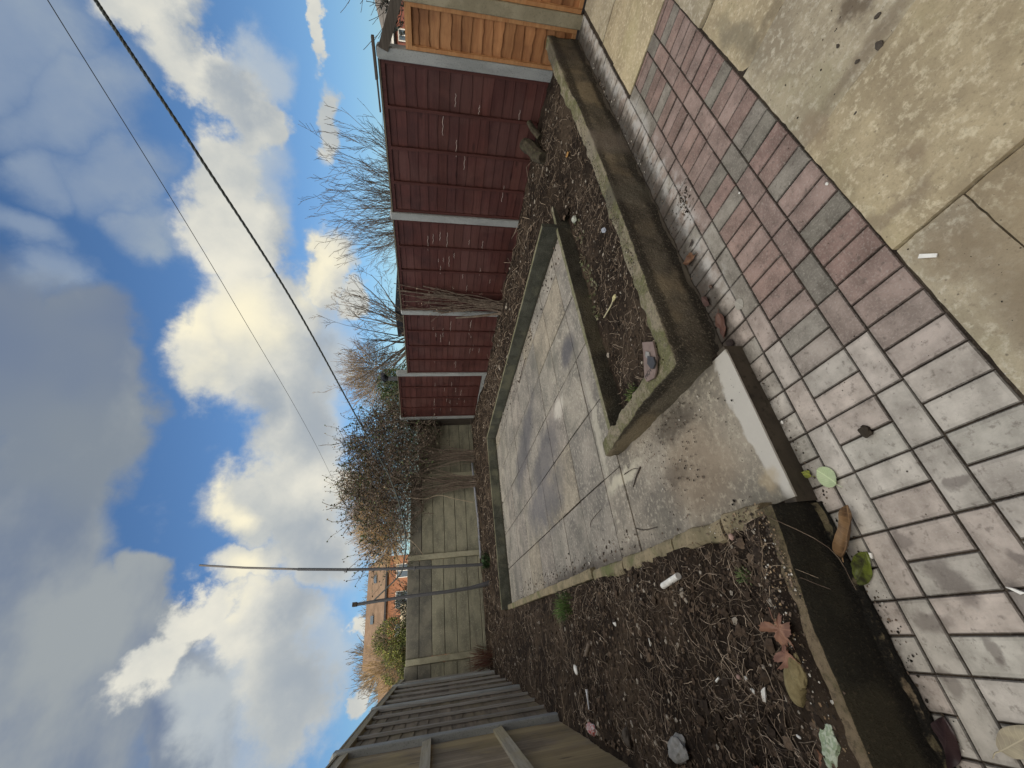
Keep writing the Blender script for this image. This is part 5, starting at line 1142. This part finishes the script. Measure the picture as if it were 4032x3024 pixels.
round_p = lambda u: math.sin(math.pi*min(1, max(0, u)))**0.5
LF = [
 ('green_leaf', 'pale green round leaf lying on the pale blocks by the step', (0.362, 1.298, 0.004), 0.6, 0.088, 0.078, (0.50, 0.58, 0.36), (0.42, 0.52, 0.30), dict(prof=round_p, curl=.12, fold=.05, ser=.06, seed=5, rough=.6)),
 ('dead_leaf', 'rolled orange-brown leaf with a bright top against the black wall foot', (0.165, 1.318, 0.004), -0.65, 0.20, 0.055, (0.26, 0.16, 0.08), (0.08, 0.045, 0.025), dict(curl=.25, fold=.75, seed=7, wave=.10)),
 ('dead_leaf', 'wet green and black leaf at the foot of the black wall', (0.045, 1.345, 0.004), -0.85, 0.14, 0.075, (0.035, 0.035, 0.02), (0.14, 0.17, 0.03), dict(curl=.15, fold=.1, seed=9, rough=.25, wave=.1)),
 ('dead_leaf', 'wet black leaf at the foot of the black wall, bottom of the picture', (-0.43, 1.365, 0.004), -0.6, 0.15, 0.08, (0.030, 0.018, 0.020), (0.05, 0.03, 0.03), dict(curl=.12, fold=.05, seed=11, rough=.3)),
 ('dead_leaf', 'pale skeleton leaf on the paving at the bottom right corner', (-0.395, 1.155, 0.003), -1.1, 0.14, 0.06, (0.42, 0.37, 0.26), (0.30, 0.26, 0.19), dict(curl=.05, fold=.05, seed=13)),
 ('dead_leaf', 'ragged brown leaf curled against the planter wall, by the grit', (1.72, 1.43, 0.003), 1.2, 0.10, 0.07, (0.20, 0.11, 0.06), (0.12, 0.06, 0.04), dict(curl=.4, fold=.3, lobes=2, seed=15, wave=.15)),
 ('dead_leaf', 'red-brown leaf at the foot of the planter wall near its corner', (1.22, 1.43, 0.003), 2.9, 0.14, 0.085, (0.15, 0.08, 0.06), (0.10, 0.05, 0.04), dict(curl=.2, fold=.2, lobes=1.5, seed=17, wave=.12)),
 ('dead_leaf', 'dull purple-brown leaf between the two bigger ones at the wall foot', (1.42, 1.455, 0.003), 0.3, 0.085, 0.05, (0.12, 0.07, 0.06), None, dict(curl=.2, fold=.25, seed=19, wave=.1)),
 ('dead_leaf', 'small dark oval leaf touching the planter corner', (1.115, 1.435, 0.003), 0.8, 0.060, 0.042, (0.045, 0.032, 0.028), None, dict(curl=.12, fold=.1, seed=21)),
 ('dead_leaf', 'small round bleached leaf stuck flat on a grey block', (1.24, 1.285, 0.002), 0.4, 0.060, 0.056, (0.40, 0.38, 0.33), (0.34, 0.32, 0.28), dict(prof=round_p, curl=.02, fold=.0, seed=23, wave=.01, stem=0)),
 ('dead_leaf', 'little black twisted leaf on the pink blocks near the wall', (1.79, 1.37, 0.003), 1.9, 0.05, 0.018, (0.05, 0.035, 0.03), None, dict(curl=.4, fold=.3, seed=25)),
 ('dead_leaf', 'small brown scrap of leaf on a pink block', (1.458, 1.383, 0.003), 0.5, 0.035, 0.022, (0.12, 0.08, 0.06), None, dict(curl=.4, fold=.3, seed=27, stem=0)),
 ('yellow_leaf', 'crumpled yellow-green leaf in the dirt beside the step', (0.40, 1.372, 0.003), 0.9, 0.045, 0.03, (0.32, 0.34, 0.06), (0.18, 0.20, 0.05), dict(curl=.4, fold=.3, seed=29, wave=.15)),
 ('dead_leaf', 'orange dead leaf lying in the front planter near the far end', (4.0, 2.1, 0), 0.9, 0.10, 0.05, (0.50, 0.28, 0.08), (0.34, 0.18, 0.06), dict(curl=.3, fold=.2, seed=31)),
 ('dead_leaf', 'brown dead leaf in the left bed at the bottom edge', (-0.50, 1.60, 0), 0.2, 0.09, 0.06, (0.25, 0.12, 0.07), (0.16, 0.08, 0.05), dict(curl=.3, fold=.2, lobes=2, seed=33)),
 ('dead_leaf', 'brown leaf half buried below the grey stone', (-0.60, 1.78, 0), 2.2, 0.09, 0.055, (0.20, 0.12, 0.08), (0.12, 0.08, 0.06), dict(curl=.3, fold=.2, lobes=2, seed=35)),
]
for (nm, lb_, c, a, L, W, ca, cb_, kw) in LF:
    if c[2] == 0: c = (c[0], c[1], soil_z(c[0], c[1])+.006)
    leaf(nm, lb_, c, a, L, W, ca, cb_, **kw)

def maple(name, label, c, ang, S, colr, col2, tilt=(0, 0), seed=1):
    m, t, b, pos = newmat(name+'_skin'); tcn = t.new('ShaderNodeTexCoord').outputs['Object']; sp = t.new('ShaderNodeSeparateXYZ'); t.put(sp.inputs[0], tcn)
    th_ = t.math('ARCTAN2', sp.outputs[1], sp.outputs[0]); rib = t.mapr(t.math('PINGPONG', t.math('ADD', th_, 10*math.pi/4.5), math.pi/4.5), 0.07, 0.0)
    cc = t.mix(t.mapr(t.noise(tcn, 22, 5, 0.6), 0.35, 0.65), colr, col2); cc = t.mix(t.math('MULTIPLY', rib, 0.35), cc, tuple(x*1.5 for x in colr)); bump(t, b, t.math('ADD', rib, t.noise(tcn, 60, 3)), 0.5, .0015); setup(b, t, cc, 0.55, 0.4)
    NA, NR = 72, 7; vs = [(0, 0, 0)]; fs = []
    for i in range(1, NR+1):
        for k in range(NA):
            th = 2*math.pi*k/NA; lob = abs(math.cos(th*2.25)); back = 0.45 if abs(th-math.pi) < 0.35 else 1.0
            r_ = S*(0.42+0.58*lob**1.3)*back*(1-0.10*(k % 2))*(1.0 if abs(th-math.pi) > 1.3 else 0.8)*i/NR
            x, y = r_*math.cos(th), r_*math.sin(th); z = 0.9*(r_**2)/S*math.cos(th*2+seed)*.6+S*0.28*nz(x/S*1.6+seed, y/S*1.6, 2)*(i/NR)+S*.05*math.sin(th*9)*(i/NR); vs.append((x, y, z))
    for k in range(NA): fs.append((0, 1+k, 1+(k+1) % NA))
    for i in range(NR-1):
        for k in range(NA): a = 1+i*NA; fs.append((a+k, a+NA+k, a+NA+(k+1) % NA, a+(k+1) % NA))
    mb = MB(); n = len(vs); mb.mesh(vs+[(x, y, z-.0009) for x, y, z in vs], fs+[tuple(n+q for q in f[::-1]) for f in fs]); mz = min(v_[2] for v_ in vs)
    o = mb.build(name, m, smooth=True, fix=False); o.location = (c[0], c[1], c[2]-mz*.6); o.rotation_euler = (tilt[0], tilt[1], ang)
    s_ = MB(); s_.tube([(-S*.05, 0, 0), (-S*.5, S*.03, .004), (-S*.95, S*.12, .0)], S*.018, 5); q = s_.build('leaf_stalk', m); q.parent = o
    return tag(o, label, 'leaf')
maple('dead_leaf', 'big crumpled reddish-brown lobed leaf on the edge of the left bed', (-0.11, 1.53, 0.262), 3.3, 0.075, (0.33, 0.185, 0.125), (0.22, 0.115, 0.08), (-.15, .1), 4)
maple('dead_leaf', 'second reddish-brown lobed leaf overlapping the big one', (-0.185, 1.545, 0.262), 2.6, 0.055, (0.30, 0.16, 0.105), (0.20, 0.10, 0.07), (.1, -.12), 7)
maple('dead_leaf', 'small dark lobed leaf low in the left bed near the bottom edge', (-0.60, 2.02, soil_z(-.6, 2.02)+.006), 1.0, 0.045, (0.17, 0.10, 0.07), (0.11, 0.065, 0.05), (.1, .1), 9)

# ------------------------------------------------------------------ stones, scraps, rubbish
def blob(name, label, c, size, mat, cat, seed=1, amp=0.25, rot=0.0, sub=3, freq=2.5, smooth=False, tilt=(0, 0)):
    import bmesh
    bm = bmesh.new(); bmesh.ops.create_icosphere(bm, subdivisions=sub, radius=1.0)
    for v in bm.verts:
        k = 1+amp*fbm(v.co.x*freq*0.6+seed, v.co.y*freq*0.6, v.co.z*freq*0.6, 4); p = v.co*k
        if p.z < -0.6: p.z = -0.6
        v.co = Vector((p.x*size[0], p.y*size[1], p.z*size[2]))
    me = bpy.data.meshes.new(name); bm.to_mesh(me); bm.free(); me.materials.append(mat)
    if smooth: me.polygons.foreach_set('use_smooth', [True]*len(me.polygons))
    o = bpy.data.objects.new(name, me); COL.objects.link(o); o.location = c; o.rotation_euler = (tilt[0], tilt[1], rot)
    return tag(o, label, cat)
stone_grey = mottled('grey_stone', (0.22, 0.22, 0.21), (0.34, 0.335, 0.32), 30, 0.9, (0.10, 0.10, 0.09), 120, 0.4, 0.003, 150)
stone_moss = mottled('mossy_brick', (0.20, 0.16, 0.08), (0.30, 0.25, 0.13), 25, 0.9, (0.12, 0.11, 0.05), 90, 0.5, 0.003, 150)
stone_pink = plain('pink_stone', (0.46, 0.31, 0.26), 0.8); chalk = plain('white_chalk', (0.88, 0.87, 0.82), 0.8); slate = plain('black_slate', (0.06, 0.062, 0.07), 0.5); stone_dark = plain('dark_stone', (0.09, 0.075, 0.06), 0.9)
sz = lambda x, y, d=0.004: (x, y, soil_z(x, y)+d)
blob('stone', 'grey oval concrete lump in the left bed by the bottom edge', sz(-0.64, 2.66, .012), (0.115, 0.058, 0.032), stone_grey, 'stone', 3, 0.35, 1.9)
blob('brick_fragment', 'mossy broken brick below the big brown leaf', sz(-0.262, 1.595, .012), (0.085, 0.042, 0.035), stone_moss, 'brick', 5, 0.30, 2.5, freq=1.2)
blob('brick_fragment', 'second mossy lump just behind the broken brick by the brown leaf', sz(-0.235, 1.535, .008), (0.055, 0.03, 0.022), stone_moss, 'brick', 8, 0.30, 2.9)
blob('stone', 'pink stone chip on the crumbly kerb corner', (0.236, 1.70, 0.205), (0.017, 0.013, 0.008), stone_pink, 'stone', 6, 0.3, .5, 2)
blob('stone', 'sharp white stone chip in the middle of the left bed', sz(-0.346, 1.865, .006), (0.030, 0.011, 0.008), chalk, 'stone', 7, 0.5, 2.6, 2)
blob('stone', 'small white chip right of the sharp one', sz(-0.335, 1.925, .005), (0.013, 0.009, 0.006), chalk, 'stone', 9, 0.4, 1, 2)
blob('stone', 'tiny round white pebble above the white chips', sz(-0.292, 1.945, .005), (0.008, 0.008, 0.006), chalk, 'stone', 10, 0.2, 1, 2)
blob('stone', 'pinkish round pebble next to the tiny white one', sz(-0.29, 1.985, .005), (0.012, 0.010, 0.008), stone_pink, 'stone', 12, 0.2, 1, 2)
blob('stone', 'white crumb low in the left bed beside the green foil', sz(-0.453, 1.742, .004), (0.011, 0.005, 0.004), chalk, 'stone', 13, 0.3, 1.2, 2)
blob('stone', 'white lump further up the left bed towards the far end', sz(-0.389, 4.4, .010), (0.045, 0.028, 0.018), chalk, 'stone', 14, 0.3, .6, 2)
blob('stone', 'white angular chip halfway up the left bed', sz(-0.048, 3.252, .008), (0.024, 0.018, 0.012), chalk, 'stone', 15, 0.4, .6, 2)
blob('stone', 'dark rounded clod near the wooden fence foot', sz(-0.70, 3.35, .02), (0.05, 0.04, 0.03), stone_dark, 'stone', 16, 0.3, .6)
blob('dark_pod', 'dark round seed pod sitting on the joint of two pale blocks', (0.450, 1.075, 0.010), (0.024, 0.018, 0.012), plain('pod_dark', (0.045, 0.036, 0.026), 0.9), 'seed pod', 17, 0.35, .5)
for i, (x, y, s, lb_) in enumerate(((1.53, 0.34, .012, 'largest dark crumb of earth on the riven slabs'), (1.62, 0.29, .008, 'dark crumb beside the largest one on the slabs'), (1.42, 0.50, .007, 'small dark crumb alone on the slab by the block edge'), (1.70, 0.40, .006, 'dark crumb at the left of the earth crumbs on the slab'), (1.57, 0.40, .007, 'dark crumb just below the largest one on the slabs'), (1.48, 0.28, .006, 'dark crumb above the largest one on the slabs'), (1.66, 0.20, .010, 'dark crumb closest to the top edge of the slabs'))):
    blob('earth_crumb', lb_, (x, y, 0.012), (s*1.4, s, s*.6), stone_dark, 'crumb', 30+i, 0.4, i, 2)
blob('stone', 'white pebble on the block edge next to the sandstone', (1.318, 0.70, 0.004), (0.007, 0.006, 0.004), chalk, 'stone', 40, 0.2, 0, 2)
blob('stone', 'white pebble on a joint in the middle of the pink blocks', (1.70, 0.99, 0.004), (0.006, 0.005, 0.004), chalk, 'stone', 41, 0.2, 0, 2)
blob('stone', 'white crumb by the foot of the step', (0.633, 1.372, 0.004), (0.008, 0.006, 0.005), chalk, 'stone', 42, 0.3, 0, 2)
def flat(name, label, pts, z, th, mat, cat, ang=0, tilt=(0, 0)):
    cx = sum(p[0] for p in pts)/len(pts); cy = sum(p[1] for p in pts)/len(pts); n = len(pts); mb = MB()
    vs = [(p[0]-cx, p[1]-cy, 0) for p in pts]+[(p[0]-cx, p[1]-cy, th) for p in pts]
    mb.mesh(vs, [tuple(range(n))[::-1], tuple(range(n, 2*n))]+[(k, (k+1) % n, n+(k+1) % n, n+k) for k in range(n)])
    o = mb.build(name, mat); o.location = (cx, cy, z); o.rotation_euler = (tilt[0], tilt[1], ang); return tag(o, label, cat)
flat('paper_strip', 'white rectangular paper strip on the sandstone slab', [(0.846, 0.633), (0.812, 0.601), (0.804, 0.609), (0.838, 0.643)], 0.012, 0.003, chalk, 'paper')
flat('paper_scrap', 'white folded paper scrap at the tip of the rolled leaf', [(0.095, 1.312), (0.078, 1.300), (0.066, 1.290), (0.083, 1.283)], 0.004, 0.006, chalk, 'paper')
flat('paper_scrap', 'bright white paper scrap at the right edge on the pale blocks', [(-0.052, 0.975), (-0.056, 0.962), (-0.070, 0.940), (-0.072, 0.953)], 0.002, 0.006, chalk, 'paper')
# white tube and capped tube in the left bed
mb = MB(); mb.tube([(0.110, 2.385, soil_z(.11, 2.38)+.018), (0.140, 2.205, soil_z(.14, 2.2)+.020)], 0.017, 14); tag(mb.build('plastic_tube', chalk, smooth=False), 'short thick white plastic tube at the inner edge of the left bed', 'tube')
mb = MB(); a_ = sz(-.511, 4.14, .012); b_ = sz(-.644, 4.126, .010); mb.tube([a_, tuple((Vector(a_)+Vector(b_))/2), b_], [.012, .008, .004], 8); tag(mb.build('plastic_spike', plain('grey_white_plastic', (.6, .61, .63), .5)), 'thin white plastic spike with a round head in the left bed', 'plastic scrap')
mb = MB(); mb.tube([sz(-.185, 2.764, .004), sz(-.145, 2.75, .004)], .004, 6); tag(mb.build('plastic_scrap', chalk), 'thin white sliver in the middle of the left bed', 'plastic scrap')
mb = MB(); mb.tube([sz(-.303, 2.14, .004), sz(-.318, 2.165, .004)], .005, 8); tag(mb.build('cigarette_end', chalk), 'tiny white cylinder in the left bed', 'cigarette end')
mb = MB(); mb.tube([sz(-.176, 3.883, .02), sz(-.267, 4.06, .012)], .018, 9); tag(mb.build('stick', M['bark']), 'stub of brown stick in the left bed near the grass tuft', 'stick')
def crumple(name, label, c, size, a, b2, seed, rot):
    m, t, b, pos = newmat(name+'_skin'); v = t.noise(pos, 45, 3, 0.5, 1.5); cc = t.mix(t.mapr(v, .45, .55), a, b2); setup(b, t, cc, 0.3, 0.5); bump(t, b, t.noise(pos, 60, 4, .6, 1.0), 0.8, .006)
    return blob(name, label, c, size, m, 'litter', seed, 0.32, rot, 4, 3.0)
crumple('crumpled_foil', 'crumpled pale green foil wrapper in the bottom corner of the left bed', (-.437, 1.527, .252), (.075, .036, .022), (.30, .38, .25), (.50, .56, .44), 51, 2.6)
crumple('sweet_wrapper', 'red and white sweet wrapper by the timber fence foot', sz(-.77, 4.13, .015), (.10, .04, .025), (.42, .07, .06), (.55, .53, .52), 53, 1.6)
crumple('blue_wrapper', 'pale blue plastic wrapper in the front planter', sz(2.78, 2.05, .01), (.045, .02, .01), (.34, .37, .44), (.5, .53, .58), 55, .6)
crumple('white_wrapper', 'white crumpled paper by the far kerb corner of the front planter', sz(3.45, 2.44, .03), (.05, .035, .02), (.62, .64, .56), (.4, .42, .34), 57, .6)
# pale root with a knob
mb = MB(); mb.tube(spline([sz(2.16, 2.45, .012), sz(2.15, 2.40, .016), sz(2.14, 2.28, .02), sz(2.14, 2.2, .02)], 5), .0055, 6); rk = mb.build('dead_root', plain('cream_root', (.62, .56, .36), .7)); tag(rk, 'cream knobbly root lying in the front planter like a bone', 'root')
kb = blob('knob', None, sz(2.135, 2.185, .02), (.017, .030, .013), plain('cream_knob', (.66, .6, .33), .7), None, 61, .4, .4); kb.parent = rk
# lettered board propped in the planter corner
bpts = [(1.30, 1.677), (1.235, 1.585), (1.15, 1.60), (1.085, 1.643), (1.062, 1.68), (1.085, 1.755), (1.115, 1.765), (1.24, 1.70)]
brd = flat('painted_board', 'pinkish-grey board with dark capital letters, wedged across the planter corner', bpts, 0.316, 0.010, plain('pink_board', (.23, .175, .155), .85), 'board')
cu = bpy.data.curves.new('txt', 'FONT'); cu.body = 'MOW'; cu.size = 0.036; cu.extrude = 0.0006; to = bpy.data.objects.new('txt', cu); COL.objects.link(to)
bpy.context.view_layer.update(); dg = bpy.context.evaluated_depsgraph_get(); tme = bpy.data.meshes.new_from_object(to.evaluated_get(dg)); bpy.data.objects.remove(to); tme.materials.append(plain('letter_paint', (.07, .065, .065), .8)) if not tme.materials else None
tme.name = 'lettering'; lt = bpy.data.objects.new('lettering', tme); COL.objects.link(lt); lt.parent = brd; lt.location = (1.098-brd.location.x, 1.752-brd.location.y, .0112); lt.rotation_euler = (0, 0, R(-84))
flat('slate_piece', 'black slate shard on the lettered board', [(1.19, 1.655), (1.15, 1.610), (1.112, 1.613), (1.098, 1.645), (1.12, 1.668), (1.155, 1.68)], 0.328, 0.010, slate, 'slate')
flat('slate_piece', 'small grey slate shard half under the larger black one', [(1.225, 1.66), (1.20, 1.635), (1.175, 1.645), (1.19, 1.675), (1.21, 1.68)], 0.3275, 0.007, stone_grey, 'slate')
flat('tile_piece', 'pink tile strip standing beside the lettered board', [(1.16, 1.98), (1.135, 1.885), (1.155, 1.88), (1.185, 1.97)], 0.155, 0.05, plain('pink_tile', (.42, .27, .21), .85), 'tile')
# rotten log against the fence
lg = thing('rotten_log', 'rotten hollow log lying against the maroon fence in the far bed', 'log', (4.75, 2.45, 0.2))
mb = MB(); lp_ = [(4.45, 2.40, .24), (4.62, 2.47, .27), (4.80, 2.50, .30), (4.98, 2.55, .36)]; mb.tube(spline(lp_, 4), [.06, .065, .07, .075, .08, .08, .085, .085, .08, .08, .085, .08, .075], 10); mb.build('trunk', M['logwood'], lg)
mb = MB(); mb.tube([(4.80, 2.36, .24), (4.92, 2.34, .31), (5.0, 2.30, .36)], [.04, .035, .03], 8); mb.build('stub', M['logwood'], lg)
# grass tuft and small weeds
def tuft(name, label, c, n, h, spread, cols, seed, cat='grass', w=.004):
    r = random.Random(seed); mb = MB()
    for _ in range(n):
        a = r.uniform(0, 6.28); s = r.random()**.6*spread; x, y = c[0]+math.cos(a)*s*.6, c[1]+math.sin(a)*s; z = soil_z(min(x, .25) if c[0] < .3 else x, y); L = h*r.uniform(.6, 1.2); lean = r.uniform(.1, .9); th = a+r.uniform(-.5, .5)
        p = [Vector((x, y, z)), Vector((x+math.cos(th)*L*lean*.35, y+math.sin(th)*L*lean*.35, z+L*.6)), Vector((x+math.cos(th)*L*lean, y+math.sin(th)*L*lean, z+L*(1-.45*lean)))]
        pr = Vector((-math.sin(th), math.cos(th), 0))*w*.5; mb.cur = r.choice(cols)
        mb.mesh([p[0]-pr, p[0]+pr, p[1]+pr*.8, p[1]-pr*.8, p[2]], [(0, 1, 2, 3), (3, 2, 4)])
    return tag(mb.build(name, M['tint'], fix=False), label, cat)
tuft('grass_tuft', 'bright green grass tuft growing at the kerb of the left bed', (0.13, 4.42), 240, .12, .20, palette([(.09, .17, .035), (.06, .12, .03), (.14, .20, .06)], 3, 41), 3, w=.004)
tuft('weed', 'tiny feathery green weed at the near corner of the left bed', (0.08, 1.72), 70, .028, .045, palette([(.10, .15, .05), (.15, .2, .08)], 3, 42), 4, 'weed', .004)
tuft('weed', 'low green weed in the planter near the lettered board', (1.35, 2.35), 60, .06, .08, palette([(.10, .16, .04), (.18, .22, .08)], 3, 43), 5, 'weed', .008)
tuft('weed', 'ivy seedlings at the foot of the tall clothes pole', (1.3, 9.35), 160, .16, .25, palette([(.04, .08, .03), (.07, .11, .05)], 3, 44), 6, 'weed', .03)
tuft('bramble_sprout', 'reddish dry sprouts in the corner by the last fence post', (-.45, 9.9), 110, .55, .3, palette([(.14, .06, .045), (.2, .11, .07)], 3, 45), 7, 'weed', .012)
# dry stalks and rubble of the far beds
rr_ = random.Random(91); mb = MB(); mb.cur = None
for _ in range(420):
    if rr_.random() < .5: x, y = rr_.uniform(3.7, 4.95), rr_.uniform(2.6, 9.9)
    else: x, y = rr_.uniform(-.6, 4.9), rr_.uniform(8.3, 10.3)
    z = soil_z(x, y); L = rr_.uniform(.08, .3); a = rr_.uniform(0, 6.28); mb.cur = rr_.choice(ROOTC)
    mb.tube([(x, y, z), (x+math.cos(a)*L*.4, y+math.sin(a)*L*.4, z+L*.35), (x+math.cos(a)*L, y+math.sin(a)*L, z+L*rr_.uniform(.1, .6))], .003, 3, cap=False)
tag(mb.build('dry_stalks', M['tintsoft'], fix=False), kind='stuff')
# leafy weeds along the kerb in the front planter
r = random.Random(6)
for k in range(6):
    mb = MB(); cx = 2.3+k*.22; cy = 2.47+r.uniform(-.04, .05); c0 = Vector((cx, cy, soil_z(cx, cy)))
    for _ in range(11):
        a = r.uniform(0, 6.28); e_ = c0+Vector((math.cos(a), math.sin(a), r.uniform(.2, .6)))*r.uniform(.03, .07); mb.cur = (.2, .16, .1); mb.tube([c0, e_], .0014, 3)
        leafquad(mb, e_, (math.cos(a), math.sin(a), .2), r.uniform(.03, .05), r, palette([(.10, .11, .05), (.16, .15, .09)], 3, 46), .8)
    tag(mb.build('weed', M['tint'], fix=False), 'dull green weed in the row along the kerb inside the front planter', 'weed', 'weeds along the planter kerb')
